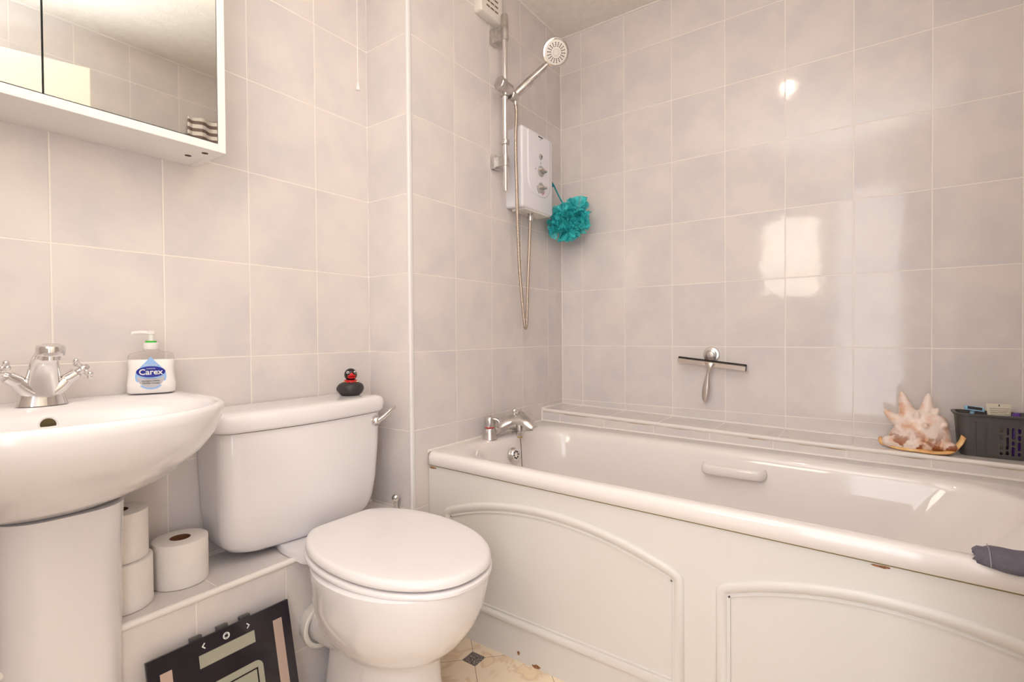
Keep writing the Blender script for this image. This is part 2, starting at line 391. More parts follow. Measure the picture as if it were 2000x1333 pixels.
dr.location = (1.49, -2.03, 0); dr.rotation_euler = (0, 0, math.atan2(.68, -.19))

# small warm ceiling downlight, inferred from its glint in the back wall tiles
LP = empty('ceiling_downlight', 'small round warm ceiling downlight above the bath edge', 'ceiling light', (.78, -1.10, ZC))
bm = B(); lathe(bm, (.78, -1.10, ZC-.012), (0,0,1), [(.020,.010),(.022,.002),(.030,0),(.034,.004),(.034,.012)], 32, cap=False); link('downlight_rim', bm, M['chrome'], LP)
bm = B(); ball(bm, (.78, -1.10, ZC-.010), .018, 24, (1,1,.8)); link('bulb', bm, emis('warm_bulb', (1.0, .79, .62), 440.0), LP)
adopt(LP)

# ------------------------------------------------------------------ mirror cabinet
cb = empty('mirror_cabinet', 'white wall cabinet with two mirror doors above the basin', 'cabinet', (-.115, -1.80, 1.335))
CX, CY0, CY1, CZ0, CZ1 = -.040, -2.10, -1.453, 1.333, 1.93
bm = B()
box(bm, XA, CX, CY1-.016, CY1, CZ0, CZ1); box(bm, XA, CX, CY0, CY0+.016, CZ0, CZ1)
box(bm, XA, CX, CY0+.016, CY1-.016, CZ0, CZ0+.018); box(bm, XA, CX, CY0+.016, CY1-.016, CZ1-.018, CZ1); box(bm, XA, XA+.006, CY0+.016, CY1-.016, CZ0+.018, CZ1-.018)
link('carcass', bm, M['cab'], cb, smooth=False, bevel=.0012, bseg=2)
CM = -1.764
for nm, y0, y1, dx in (('mirror_door', CY0+.018, CM-.0015, .0), ('mirror_door', CM+.0015, CY1-.018, .0)):
    bm = B(); box(bm, CX-.006-dx, CX-.001-dx, y0, y1, CZ0+.0195, CZ1-.02)
    d = link(nm, bm, M['mirror'], cb, smooth=False)
    bm = B(); box(bm, CX-.018-dx, CX-.0065-dx, y0, y1, CZ0+.0195, CZ1-.02)
    link('door_backing', bm, M['dark'] if False else M['grey'], d, smooth=False)
for x, y in ((-.072, -1.484), (-.118, -1.500)):
    bm = B(); lathe(bm, (x, y, CZ0+.0006), (0,0,-1), [(.0068, 0), (.0068, .0010), (.0001, .0012)], 20)
    link('fixing_screw', bm, mat('brass_brown', (.05, .03, .02), .6), cb)
adopt(cb)

# ------------------------------------------------------------------ basin, pedestal
BY = -1.765
bs = empty('pedestal_basin', 'white ceramic wash basin on a full pedestal', 'basin', (-.05, BY, 0))
bm = B()
zr = .792
def bo(s, z, dx=0, bx=1): return dshape(-.02+dx, BY, (.265)*s, (.1735 if bx else .1735*s), .255*s, z, 2.35, 7 if s > .9 else 4)
rings = []
def bring(xc, af, ab, b, z, ef=2.35, eb=7): return dshape(xc, BY, af, ab, b, z, ef, eb, 72)
rings.append(bring(-.075, .085, .075, .075, .608, 2.2, 2.2))
rings.append(bring(-.07, .105, .10, .105, .618, 2.2, 2.5))
rings.append(bring(-.06, .15, .13, .150, .640, 2.2, 3))
rings.append(bring(-.045, .195, .148, .19, .668, 2.2, 4))
rings.append(bring(-.03, .235, .163, .222, .708, 2.25, 5))
rings.append(bring(-.02, .258, .1735, .240, .745, 2.3, 7))
rings.append(bring(-.02, .270, .1735, .249, .775, 2.35, 8))
rings.append(bring(-.02, .271, .1735, .2505, .788, 2.35, 8))
rings.append(bring(-.02, .268, .1730, .248, .7945, 2.35, 8))
rings.append(bring(-.02, .261, .170, .242, .7965, 2.35, 8))
rings.append(bring(-.02, .252, .160, .235, .7945, 2.35, 8))
# bowl
rings.append(bring(.045, .183, .105, .220, .790, 2.3, 3.0))
rings.append(bring(.050, .172, .100, .212, .775, 2.3, 2.8))
rings.append(bring(.052, .158, .088, .195, .74, 2.2, 2.5))
rings.append(bring(.052, .125, .070, .150, .695, 2.1, 2.3))
rings.append(bring(.050, .070, .045, .075, .668, 2.0, 2.0))
rings.append(bring(.048, .022, .022, .022, .662, 2.0, 2.0))
loft(bm, rings)
basin = link('basin', bm, M['ceramic'], bs, angle=80)
# overflow opening in the rear of the bowl
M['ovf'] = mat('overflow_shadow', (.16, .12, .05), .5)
bm = B(); nrm = Vector((1, 0, .22)).normalized()
oc = Vector((-.046, BY+.000, .7645))
lathe(bm, oc-nrm*.004, nrm, [(.0001,.0045),(.011,.0045),(.0118,.0055),(.0132,.0058),(.0138,.0045),(.0138,0)], 28)
link('overflow_ring', bm, M['ceramic'], bs)
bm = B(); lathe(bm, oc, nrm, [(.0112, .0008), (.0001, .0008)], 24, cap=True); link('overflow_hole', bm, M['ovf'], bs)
bm = B(); lathe(bm, (.048, BY, .6615), (0,0,1), [(.021,0),(.021,.003),(.016,.0045),(.0001,.004)], 24); link('waste', bm, M['chrome'], bs)
bm = B(); pr = []
for z, s in ((0, 1.10), (.05, 1.02), (.12, .97), (.30, .95), (.48, .97), (.57, 1.0), (.616, 1.02)):
    pr.append(dshape(-.06, BY+.009, .105*s, .085*s if z > .36 else .055, .092*s, z, 2.9, 4, 56))
loft(bm, pr); link('pedestal', bm, M['ceramic'], bs, angle=60)
adopt(bs)

# basin mixer tap with two cross heads
tp = empty('basin_tap', 'chrome basin mixer tap with two cross head handles', 'tap', (-.115, BY+.008, .795))
ty = BY+.008
bm = B()
pts = [(-.118, ty, .794), (-.117, ty, .812), (-.113, ty, .835), (-.105, ty, .860), (-.092, ty, .882), (-.072, ty, .894)]
def br(t): return (.0205-.011*t**.9, .021*(1-t)**1.3+.0165) if t < 1 else (.0095, .0165)
pp = catmull(pts, 6); rings = []
for i, p in enumerate(pp):
    t = i/(len(pp)-1); a, b_ = br(t)
    d = (pp[min(i+1, len(pp)-1)] - pp[max(i-1, 0)]).normalized(); yv = Vector((0,1,0)); xv = yv.cross(d).normalized()
    rings.append([p + xv*(a*math.cos(q)) + yv*(b_*math.sin(q)) for q in [2*PI*k/28 for k in range(28)]])
loft(bm, rings)
for s in (-1, 1): tube(bm, [(-.115, ty+s*.008, .812), (-.114, ty+s*.026, .828), (-.112, ty+s*.037, .842)], lambda t: .0145-.003*t, n=16)
link('tap_body', bm, M['chrome'], tp, angle=70)
bm = B(); lathe(bm, (-.060, ty, .8795), (.12,0,1), [(.0001,0),(.0135,0),(.0145,.001),(.0145,.008),(.0195,.009),(.0205,.011),(.0205,.0235),(.019,.0265),(.012,.029),(.0001,.0295)], 32)
link('spout_aerator', bm, M['chrome'], tp, angle=30)
for s in (-1, 1):
    ax = Vector((.05, s*.80, .60)).normalized(); p = Vector((-.1125, ty+s*.032, .838))
    bm = B(); lathe(bm, p, ax, [(.0115, 0), (.0125, .004), (.0120, .020), (.0095, .022), (.0075, .026), (.0075, .031)], 24)
    link('valve_sleeve', bm, M['chrome'], tp, angle=30)
    bm = B(); h = p + ax*.034
    lathe(bm, p+ax*.027, ax, [(.0055,0),(.0085,.003),(.0085,.011),(.006,.013),(.0055,.016),(.003,.018),(.0001,.0185)], 20)
    a = ax.cross(Vector((0,0,1))).normalized(); b_ = ax.cross(a)
    for q in range(4):
        d = a*math.cos(q*PI/2+.5) + b_*math.sin(q*PI/2+.5)
        cyl(bm, h+d*.004, h+d*.021, .0034, .0027, 12); ball(bm, h+d*.0115, .0042, 12); ball(bm, h+d*.0235, .0050, 14)
    link('cross_handle', bm, M['chrome'], tp, angle=60)
adopt(tp)

# hand wash bottle
hb = empty('hand_wash_bottle', 'hand wash pump bottle with blue oval label on the basin rim', 'bottle', (-.150, -1.568, .7965))
hx, hy, hz = 0, 0, 0
M['clearpl'] = mat('clear_plastic', (.93, .90, .86), .08, trans=1.0, ior=1.08, alpha=.45)
M['soap'] = mat('white_liquid_soap', (.90, .87, .85), .18, coat=.4)
M['pump'] = mat('frosted_pump', (.86, .82, .80), .3)
def bottle_rings(prof, inset=0):
    out = []
    for z, w_, d_ in prof:
        out.append([Vector(((d_-inset)*sgnp(math.cos(t), .75), (w_-inset)*sgnp(math.sin(t), .62), z)) for t in [2*PI*k/40 for k in range(40)]])
    return out
soapprof = [(0,.040,.018),(.003,.0445,.022),(.020,.0450,.024),(.040,.0425,.023),(.055,.0415,.022),(.066,.0425,.0215),(.074,.0425,.020)]
bm = B(); loft(bm, bottle_rings(soapprof)); link('soap_fill', bm, M['soap'], hb, angle=60)
bm = B(); loft(bm, bottle_rings([(.0745,.0425,.020),(.082,.0415,.019),(.087,.038,.0175),(.0895,.030,.0165),(.0925,.018,.015),(.0935,.0145,.0140),(.099,.0138,.0138)])); link('bottle_shoulder', bm, M['clearpl'], hb, angle=60)
bm = B(); loft(bm, bottle_rings([(.0,.041,.019),(.010,.0375,.014),(.0746,.037,.012)])[:1]+bottle_rings([(.0748,.036,.016),(.076,.036,.016)])); bm.free()
bm = B(); lathe(bm, (0,0,.0965), (0,0,1), [(.0145,0),(.0150,.001),(.0150,.0125),(.0135,.0140),(.0105,.0145)], 28); link('pump_collar', bm, M['pump'], hb, angle=30)
bm = B(); lathe(bm, (0,0,.111), (0,0,1), [(.0102,0),(.0104,.0006),(.0104,.0032),(.0102,.0038)], 24); link('green_lock_ring', bm, mat('green_plastic', (.05, .55, .06), .35), hb, angle=30)
bm = B(); lathe(bm, (0,0,.1145), (0,0,1), [(.0055,0),(.0050,.010),(.0050,.014),(.0085,.0155),(.0085,.021),(.006,.0225),(.0001,.0228)], 20)
tube(bm, [(.002,-.003,.1325),(.004,-.018,.1335),(.005,-.031,.1325),(.005,-.034,.1295)], lambda t: .0042-.0012*t, n=12); link('pump_head', bm, M['pump'], hb, angle=40)
# label, printed on the front (+x) face
def lab(y, z, off): 
    # follow the front curvature of the bottle
    d_ = .0232 if z < .04 else .0225
    w_ = .0425
    yy = max(-1, min(1, y/w_)); c = (1-abs(yy)**(2/.62))**(.75/2) if abs(yy) < 1 else 0
    return Vector((d_*c+off, y, z))
def lab_shape(name, poly, m, off, h=.0003):
    bm = B(); cx = sum(p[0] for p in poly)/len(poly); cz = sum(p[1] for p in poly)/len(poly)
    K = 6; rs = []
    for k in range(1, K+1): rs.append([lab(cx+(p[0]-cx)*k/K, cz+(p[1]-cz)*k/K, off) for p in poly])
    v = loft(bm, rs, False, False); c = bm.verts.new(lab(cx, cz, off))
    for i in range(len(poly)): bm.faces.new((v[0][i], v[0][(i+1) % len(poly)], c))
    return link(name, bm, m, hb)
def drop(r, cz, top):
    pts = [(0, top), (-r*.5, cz+r*1.12), (-r*.93, cz+r*.5)]
    pts += [(r*math.cos(a), cz+r*math.sin(a)) for a in [PI+PI*k/18 for k in range(1, 18)]]
    pts = [(0, top), (-r*.30, top-(top-cz)*.25), (-r*.62, cz+r*.80)] + [(r*math.cos(a), cz+r*math.sin(a)) for a in [PI*.82+PI*1.36*k/24 for k in range(25)]] + [(r*.62, cz+r*.80), (r*.30, top-(top-cz)*.25)]
    return pts
lab_shape('label_drop', drop(.0280, .037, .0805), mat('label_light_blue', (.30, .50, .85), .4), .0006)
lab_shape('label_inner', [(.0245*math.cos(a), .037+.0245*math.sin(a)) for a in [PI+PI*k/24 for k in range(25)]], mat('label_grey', (.52, .50, .54), .4), .0010)
lab_shape('label_oval', [(.0262*math.cos(a), .0475+.0118*math.sin(a)) for a in [2*PI*k/40 for k in range(40)]], mat('label_navy', (.008, .015, .30), .35), .0015)
def flabel(y, z, tilt=0): return Matrix(((0,0,1,.0252),(1,0,0,y),(0,1,0,z),(0,0,0,1)))
text_mesh('label_brand_text', 'Carex', .0170, M['symbols'], hb, flabel(0, .0468), bold=.0003, sx=1.0)
text_mesh('label_small_text', 'cussons', .0042, M['symbols'], hb, flabel(0, .0548), sx=1.2)
text_mesh('label_small_text', 'antibacterial', .0042, M['symbols'], hb, flabel(0, .0625), sx=1.15)
text_mesh('label_small_text', 'dermacare', .0042, M['grey'], hb, flabel(0, .0330), sx=1.3)
text_mesh('label_small_text', 'ANTIBACTERIAL', .0042, M['basket'], hb, flabel(0, .0275), sx=1.1)
text_mesh('label_small_text', 'HAND WASH', .0042, M['basket'], hb, flabel(0, .0226), sx=1.2)
hb.rotation_euler = (0, 0, math.radians(-22))

# ------------------------------------------------------------------ toilet
TY = -1.205; KY = -1.232
to = empty('toilet', 'white close coupled toilet with closed lid beside the bath', 'toilet', (.1, TY, 0))
def er(z, xc, a, b, ef=2.1, eb=2.3, n=56, yc=TY): return dshape(xc, yc, a, a, b, z, ef, eb, n)
bm = B()
loft(bm, [er(0,.185,.178,.108,2.6,3), er(.02,.185,.172,.104,2.6,3), er(.06,.186,.162,.096,2.5,3), er(.12,.187,.155,.091,2.4,3), er(.17,.190,.152,.090,2.3,2.8), er(.195,.198,.156,.097),
          er(.212,.212,.176,.126), er(.240,.224,.192,.147), er(.275,.235,.204,.163), er(.315,.244,.212,.174), er(.350,.25,.214,.176), er(.372,.25,.219,.1805), er(.390,.25,.219,.181), er(.395,.25,.210,.172)])
# rear platform carrying the cistern
pl = [(-.175,-.085),(-.12,-.105),(-.06,-.122),(-.02,-.125),(.015,-.112),(.04,-.105),(.07,-.118),(.12,-.135),(.12,.135),(.07,.118),(.04,.105),(.015,.112),(-.02,.125),(-.06,.122),(-.12,.105),(-.175,.085)]
loft(bm, [[Vector((x, TY+y*.9, .356+(.018 if x < .01 else 0))) for x, y in pl], [Vector((x, TY+y, .362+(.0135 if x < .01 else 0))) for x, y in pl], [Vector((x, TY+y, .386)) for x, y in pl], [Vector((x, TY+y*.97, .393)) for x, y in pl]])
loft(bm, [circ((x, TY-.045, z), (1,0,.25), r, 28) for x, z, r in ((.16,.24,.075),(.09,.215,.065),(.03,.195,.052),(.0,.187,.047))])
link('pan', bm, M['ceramic'], to, angle=60)
bm = B()
def ring_ax(x, r): return circ((x, TY-.056, .192), (1,0,0), r*.93, 36)
loft(bm, [ring_ax(-.003,.056), ring_ax(.012,.057), ring_ax(.016,.062), ring_ax(.026,.062), ring_ax(.029,.058), ring_ax(.027,.050), ring_ax(.012,.048)])
link('pan_connector', bm, M['offwhite'], to, angle=40)
SX, SA, SB = .243, .222, .192
tilt = Matrix.Translation((.03, 0, .40)) @ Matrix.Rotation(math.radians(2.2), 4, 'Y') @ Matrix.Translation((-.03, 0, -.40))
SHALF = [(.008,0),(.008,.06),(.010,.088),(.020,.108),(.045,.135),(.085,.160),(.13,.178),(.19,.189),(.25,.190),(.31,.182),(.37,.162),(.42,.130),(.455,.092),(.476,.048)]
SOUT = catmull([Vector((x, y, 0)) for x, y in SHALF] + [Vector((.482, 0, 0))], 3)
SOUT = SOUT + [Vector((p.x, -p.y, 0)) for p in SOUT[-2:0:-1]]
SCX, SCY = .245, -1.203
def sr(z, s, n=72): return [tilt @ Vector((SCX+(p.x-SCX)*s*.975, SCY+p.y*s*.925, z)) for p in SOUT]
bm = B(); loft(bm, [sr(.403,.96), sr(.404,.985), sr(.408,1.008), sr(.4145,1.008), sr(.4175,.992), sr(.4182,.96)]); link('seat', bm, M['seat'], to, angle=50)
bm = B(); loft(bm, [sr(.4222,.955), sr(.4228,.978), sr(.4262,.996), sr(.4320,.995), sr(.4385,.985), sr(.4425,.962), sr(.4440,.93), sr(.4450,.80), sr(.4455,.4)]); link('lid', bm, M['seat'], to, angle=50)
for s in (-1, 1):
    bm = B(); cyl(bm, (.028, TY+s*.075, .390), (.028, TY+s*.075, .420), .012); link('seat_hinge', bm, M['seat'], to)
# cistern
def cr(z, hw, xf, r=.045, bow=.02, xb=XA+.004, rb=.012):
    n = 14; pts = []
    # back edge, then rounded front with a bow
    out = [Vector((xb, KY+hw-rb*.3, z))]
    xs = xf-bow
    for k in range(9):
        t = PI/2 - (PI/2)*k/8; out.append(Vector((xs-r+r*math.cos(t), KY+hw-r+r*math.sin(t), z)))
    for k in range(1, n):
        y = (hw-r)*(1-2*k/n); out.append(Vector((xs+bow*(1-(y/(hw-r))**2), KY+y, z)))
    for k in range(9):
        t = -(PI/2)*k/8; out.append(Vector((xs-r+r*math.cos(t), KY-hw+r+r*math.sin(t), z)))
    out.append(Vector((xb, KY-hw+rb*.3, z)))
    # fix duplicate order: from +y side round to -y side
    return out
bm = B()
loft(bm, [cr(.388,.150,-.075,.05,.015), cr(.390,.175,-.062,.055,.016), cr(.398,.195,-.050,.06,.018), cr(.415,.210,-.040,.06,.019), cr(.445,.220,-.034,.055,.02), cr(.50,.226,-.030,.05,.02), cr(.60,.231,-.027,.045,.02), cr(.692,.234,-.025,.045,.02)])
link('cistern', bm, M['ceramic'], to, angle=60)
bm = B()
loft(bm, [cr(.694,.238,-.022,.045,.02), cr(.696,.243,-.018,.045,.021), cr(.702,.246,-.015,.045,.022), cr(.720,.247,-.014,.045,.022), cr(.731,.245,-.016,.045,.022), cr(.737,.239,-.022,.042,.021), cr(.740,.228,-.032,.04,.02), cr(.741,.19,-.06,.03,.015)])
link('cistern_lid', bm, M['ceramic'], to, angle=60)
# flush lever
bm = B(); ly = KY+.196; lx = -.046; lzv = .667
lathe(bm, (lx-.004, ly, lzv), (1,0,0), [(.0155,0),(.016,.005),(.0145,.011),(.011,.015),(.0085,.020),(.0001,.022)], 24)
tube(bm, [(lx+.012, ly+.002, lzv), (lx+.017, ly+.022, lzv+.012), (lx+.019, ly+.045, lzv+.027), (lx+.019, ly+.062, lzv+.036)], lambda t: .0072-.0016*t+.0008*math.sin(t*PI), n=14)
link('flush_lever', bm, M['chrome'], to, angle=60)
adopt(to)

# isolating valve on the ledge right of the cistern
vv = empty('pipe_valve', 'small chrome ball topped pipe stub on the ledge beside the cistern', 'pipe valve', (-.055, -.950, LZ))
bm = B(); lathe(bm, (-.055, -.950, LZ), (0,0,1), [(.010,0),(.010,.006),(.006,.008),(.006,.030)], 20); ball(bm, (-.055, -.950, LZ+.040), .0125, 20)
link('valve_body', bm, M['chrome'], vv, angle=50); adopt(vv)

# rubber duck on the cistern lid
dk = empty('rubber_duck', 'black rubber duck with red beak and spiked red collar on the cistern', 'rubber duck', (-.118, -1.055, .7408))
bm = B(); g = []
def dring(z, rx, ry, cx=0): return [Vector((cx+rx*math.cos(t), ry*math.sin(t), z)) for t in [2*PI*k/28 for k in range(28)]]
loft(bm, [dring(0,.019,.018), dring(.001,.024,.0225), dring(.006,.029,.028), dring(.013,.0315,.0315), dring(.020,.0315,.032), dring(.026,.0290,.030,.001), dring(.0305,.0235,.0245,.002), dring(.0335,.016,.017,.003), dring(.035,.010,.010,.004)])
for s in (-1, 1): ball(bm, (-.004, s*.0245, .0165), .011, 14, (1.5, .8, .85))
tube(bm, [(-.022,0,.018),(-.032,0,.024),(-.038,0,.032)], lambda t: .010*(1-t)+.002, n=12)
link('body', bm, M['black_rubber'], dk, angle=80)
bm = B(); ball(bm, (.004, 0, .0515), .0155, 24, (1.0, 1.0, 1.03)); link('head', bm, M['black_gloss'], dk, angle=80)
bm = B(); loft(bm, [circ((.0185,0,.0495), (1,0,.0), .0035, 20, .010), circ((.0235,0,.0505), (1,0,.15), .0030, 20, .0095), circ((.0285,0,.0518), (1,0,.2), .0012, 20, .006)])
loft(bm, [circ((.0165,0,.0463), (1,0,-.1), .0030, 20, .0095), circ((.0225,0,.0452), (1,0,-.2), .0024, 20, .0088), circ((.0265,0,.0448), (1,0,-.2), .0008, 20, .005)])
ball(bm, (.0165, 0, .0525), .0055, 14, (.9, .9, .9))
link('beak', bm, M['red'], dk, angle=60)
for s in (-1, 1):
    e = bpy.data.objects
    bm = B(); ball(bm, (.0150, s*.0080, .0575), .0036, 12, (.7,1,1)); eo = link('eye', bm, M['eyewhite'], dk)
    bm = B(); ball(bm, (.0172, s*.0088, .0575), .0019, 10, (.6,1,1)); link('pupil', bm, M['black_gloss'], eo)
bm = B(); lathe(bm, (.004,0,.0305), (0,0,1), [(.0145,0),(.0160,.001),(.0160,.0075),(.0145,.0085)], 28); col = link('collar', bm, M['red'], dk, angle=40)
bm = B()
for k in range(10):
    a = 2*PI*k/10+.3; d = Vector((math.cos(a), math.sin(a), 0)); p = Vector((.004,0,.0348))+d*.0155
    loft(bm, [circ(p, d, .0019, 10), circ(p+d*.0050, d, .0003, 10)])
link('collar_studs', bm, mat('gold_stud', (.75,.62,.40), .25, 1), col)
dk.rotation_euler = (0, 0, math.radians(-28)); dk.scale = (1.2, 1.2, 1.2); dk.location = (-.122, -1.063, .7408)

# ------------------------------------------------------------------ toilet rolls
def roll(loc, label, rot=0, r=.054, h=.097):
    t = empty('toilet_roll', label, 'toilet roll', loc, 'toilet rolls on the tiled ledge')
    bm = B(); n = 48
    lathe(bm, (0,0,0), (0,0,1), [(.0205,.0),(r-.002,0),(r-.0003,.001),(r,.003),(r,h-.003),(r-.0003,h-.001),(r-.002,h),(.0205,h),(.0205,0)], n, cap=False)
    link('paper', bm, M['paper'], t, angle=40)
    bm = B(); lathe(bm, (0,0,.0005), (0,0,1), [(.0204,0),(.0204,h-.001),(.0196,h-.001),(.0196,0),(.0204,0)], 32, cap=False)
    link('card_tube', bm, M['card'], t, angle=40)
    return t
roll((-.110, -1.532, LZ+.0005), 'single toilet roll standing on the ledge next to the stack', -30)
roll((-.092, -1.650, LZ+.0005), 'lower toilet roll of the stack beside the basin pedestal', -10, .056)
roll((-.096, -1.653, LZ+.098), 'upper toilet roll of the stack beside the basin pedestal', 20, .053, .098)

# ------------------------------------------------------------------ bathroom scales leaning on the ledge
sc_ = empty('bathroom_scales', 'black glass bathroom scales leaning against the tiled ledge', 'scales', (.018, -1.498, .003))
bm = B(); box(bm, -.002, .006, -.145, .145, 0, .300); link('glass_plate', bm, M['scaleglass'], sc_, smooth=False, bevel=.0015)
bm = B(); box(bm, -.020, -.0025, -.125, .125, .02, .285); link('base', bm, M['basket'], sc_, smooth=False, bevel=.004)
for y in (-.052, .0, .048):
    bm = B(); box(bm, -.012, .000, y-.011, y+.011, .296, .305); link('button_tab', bm, M['basket'], sc_, smooth=False, bevel=.001)
bm = B(); box(bm, .0055, .0068, -.054, .060, .243, .268); link('display', bm, M['lcd'], sc_, smooth=False)
for y0 in (-.124, .103):
    bm = B(); box(bm, .0055, .0070, y0, y0+.021, .03, .268); link('metal_strip', bm, M['strip'], sc_, smooth=False, bevel=.0005)
def plate(bm, x, y0, y1, z0, z1, r, h, mi=0):
    pts = rrect(y0, y1, z0, z1, r, 0)
    loft(bm, [[Vector((x, p.x, p.y)) for p in pts], [Vector((x+h, p.x, p.y)) for p in pts]], mi=mi)
bm = B(); plate(bm, .0055, -.055, .070, .070, .205, .016, .0013); link('contact_plate', bm, M['lcd'], sc_, angle=30)
bm = B()
for a in ((-.043,.058,.188,.191),(-.043,.058,.084,.087),(-.043,-.040,.084,.191),(.055,.058,.084,.191)): box(bm, .0060, .0074, *a)
link('plate_outline', bm, M['black_gloss'], sc_, smooth=False)
for y0, s in ((-.047, 1), (.052, -1)):
    bm = B(); loft(bm, [[Vector((.0062+h, y0+s*a, .283+b_)) for a, b_ in ((0,0),(.0055,.0060),(.0070,.0045),(.0028,0),(.0070,-.0045),(.0055,-.0060))] for h in (0, .0009)])
    link('arrow_symbol', bm, M['symbols'], sc_, smooth=False)
bm = B(); lathe(bm, (.0062,.002,.283), (1,0,0), [(.0070,0),(.0070,.0008),(.0056,.0008),(.0056,0),(.0070,0)], 28, cap=False)
for a in ((-.0025,.0065,.2790,.2800),(-.0025,.0065,.2860,.2870),(-.0025,-.0015,.279,.287),(.0055,.0065,.279,.287)): box(bm, .0062, .0070, *a)
link('button_symbol', bm, M['symbols'], sc_, smooth=False)
sc_.location = (.086, -1.502, .002); sc_.rotation_euler = (0, math.radians(-13.2), 0)

# ------------------------------------------------------------------ bath
BT = .016  # fall along the length
def tz(o):
    for v in o.data.vertices: v.co.z -= BT*v.co.x
    return o
ba = empty('bathtub', 'white acrylic bath with moulded grip and arched side panel', 'bathtub', (.76, -.5, 0))
bm = B(); X0, X1, Y0, Y1 = .0015, XR-.002, -.872, -.1815
def rr(x0, x1, y0, y1, r, z): return rrect(x0, x1, y0, y1, r, z, 10)
loft(bm, [rr(X0+.004,X1,Y0+.006,Y1,.012,.508), rr(X0+.002,X1,Y0,Y1,.013,.511), rr(X0+.002,X1,Y0,Y1,.014,.535), rr(X0+.003,X1,Y0+.003,Y1,.016,.545), rr(X0+.006,X1-.002,Y0+.010,Y1-.003,.018,.550),
          rr(X0+.05,X1-.05,Y0+.034,Y1-.075,.13,.549), rr(X0+.070,X1-.07,Y0+.046,Y1-.092,.16,.546), rr(X0+.080,X1-.08,Y0+.055,Y1-.100,.16,.538), rr(X0+.088,X1-.095,Y0+.062,Y1-.106,.16,.52),
          rr(X0+.105,X1-.17,Y0+.080,Y1-.118,.15,.42), rr(X0+.125,X1-.27,Y0+.100,Y1-.135,.14,.28), rr(X0+.145,X1-.33,Y0+.125,Y1-.155,.12,.19), rr(X0+.18,X1-.38,Y0+.165,Y1-.19,.09,.165), rr(X0+.30,X1-.5,Y0+.26,Y1-.28,.03,.162)], cap0=False)
shell = tz(link('tub', bm, M['acrylic'], ba, angle=70))
# side panel
PY = -.8615
bm = B(); wedge(bm, .0015, XR-.002, PY, PY+.012, lambda x: .0, lambda x: .505-BT*x+.0) 
pn = link('side_panel', bm, M['panel'], ba, smooth=False)
M['gapy'] = mat('yellowish_gap_shade', (.30, .22, .07), .6)  # dark yellowish strip standing in for the shaded gap below the rim
bm = B(); wedge(bm, .003, XR-.004, PY-.0005, PY+.006, lambda x: .5045-BT*x, lambda x: .5105-BT*x); link('panel_gap', bm, M['gapy'], ba, smooth=False)
def sweep(bm, pts, prof, closed=True):
    """prof: (offset inward, height out of the panel)"""
    n = len(pts); rings = [[] for _ in prof]
    for i in range(n):
        p, a, b_ = pts[i], pts[i-1], pts[(i+1) % n]
        d1 = (p-a).normalized(); d2 = (b_-p).normalized()
        n1 = Vector((-d1.y, d1.x)); n2 = Vector((-d2.y, d2.x)); nn = (n1+n2).normalized(); k = 1/max(.5, nn.dot(n1))
        for j, (o, h) in enumerate(prof):
            q = p + nn*(o*k); rings[j].append(Vector((q.x, PY-h, q.y)))
    loft(bm, rings, False, False)
def arch(xl, xr, zl, zt, zb, sl, r=.012):
    pts = [Vector((xl, zb-sl*0)), Vector((xr, zb-BT*(xr-xl)*1.0))]
    pts = [Vector((xl, zb)), Vector((xl+(xr-xl)*.5, zb-BT*(xr-xl)*.5)), Vector((xr, zb-BT*(xr-xl)))]
    zr_ = zl - BT*(xr-xl)
    K = 26
    arc = []
    for k in range(K+1):
        t = k/K; x = xr+(xl-xr)*t; base = zr_+(zl-zr_)*t
        arc.append(Vector((x, base + (zt)*(1-(2*t-1)**2))))
    # round both top corners a little
    arc[0] = arc[0] + Vector((-.006, .0)); arc.insert(0, Vector((xr, arc[0].y-.010)))
    arc[-1] = arc[-1] + Vector((.006, .0)); arc.append(Vector((xl, arc[-1].y-.010)))
    return pts + arc
prof = [(0,0),(.0015,-.004),(.004,-.005),(.007,.0015),(.012,.0030),(.017,.0025),(.020,.0),(.0215,-.0035),(.0235,-.0035),(.025,0)]
prof = [(0,-.0005),(.0006,.0040),(.003,.0068),(.008,.0085),(.014,.0082),(.020,.0055),(.0235,.0022),(.0265,.0018),(.0272,.0040),(.0300,.0040),(.0310,-.0005)]
bm = B(); sweep(bm, arch(.069, .806, .381, .072, .101, 0), prof); sweep(bm, arch(.875, 1.505, .369, .066, .090, 0), prof)
link('panel_moulding', bm, M['panel'], ba, angle=35)
M['chip'] = mottled(mat('bare_brown_chip', (.3,.12,.05), .9), (.18,.07,.03), (.45,.22,.10), 200)
for cx_, cz_, w_, h_, sd in ((.405,.006,.016,.007,1),(.345,.024,.006,.005,2),(.345,.019,.004,.002,6),(.115,.004,.008,.005,3),(.020,.4985,.020,.004,4),(1.168,.482,.016,.003,5)):
    rc = random.Random(sd); pts = [(cx_+w_*math.cos(a)*rc.uniform(.6,1.1), max(.0008, cz_+h_*math.sin(a)*rc.uniform(.5,1.1))) for a in [2*PI*k/11 for k in range(11)]]
    bm = B(); loft(bm, [[Vector((x, y, z)) for x, z in pts] for y in (PY+.001, PY-.0006)]); link('paint_chip', bm, M['chip'], ba, smooth=False)
# grip handle on the rear inside wall
bm = B(); gy = -.288; gz = .477
tube(bm, [(.700,gy+.004,gz), (.705,gy-.018,gz), (.722,gy-.031,gz), (.80,gy-.034,gz), (.862,gy-.031,gz), (.879,gy-.018,gz), (.884,gy+.004,gz)], lambda t: (.0165, .0075), n=16, ref=(0,0,1))
link('grip_handle', bm, M['acrylic'], ba, angle=60)
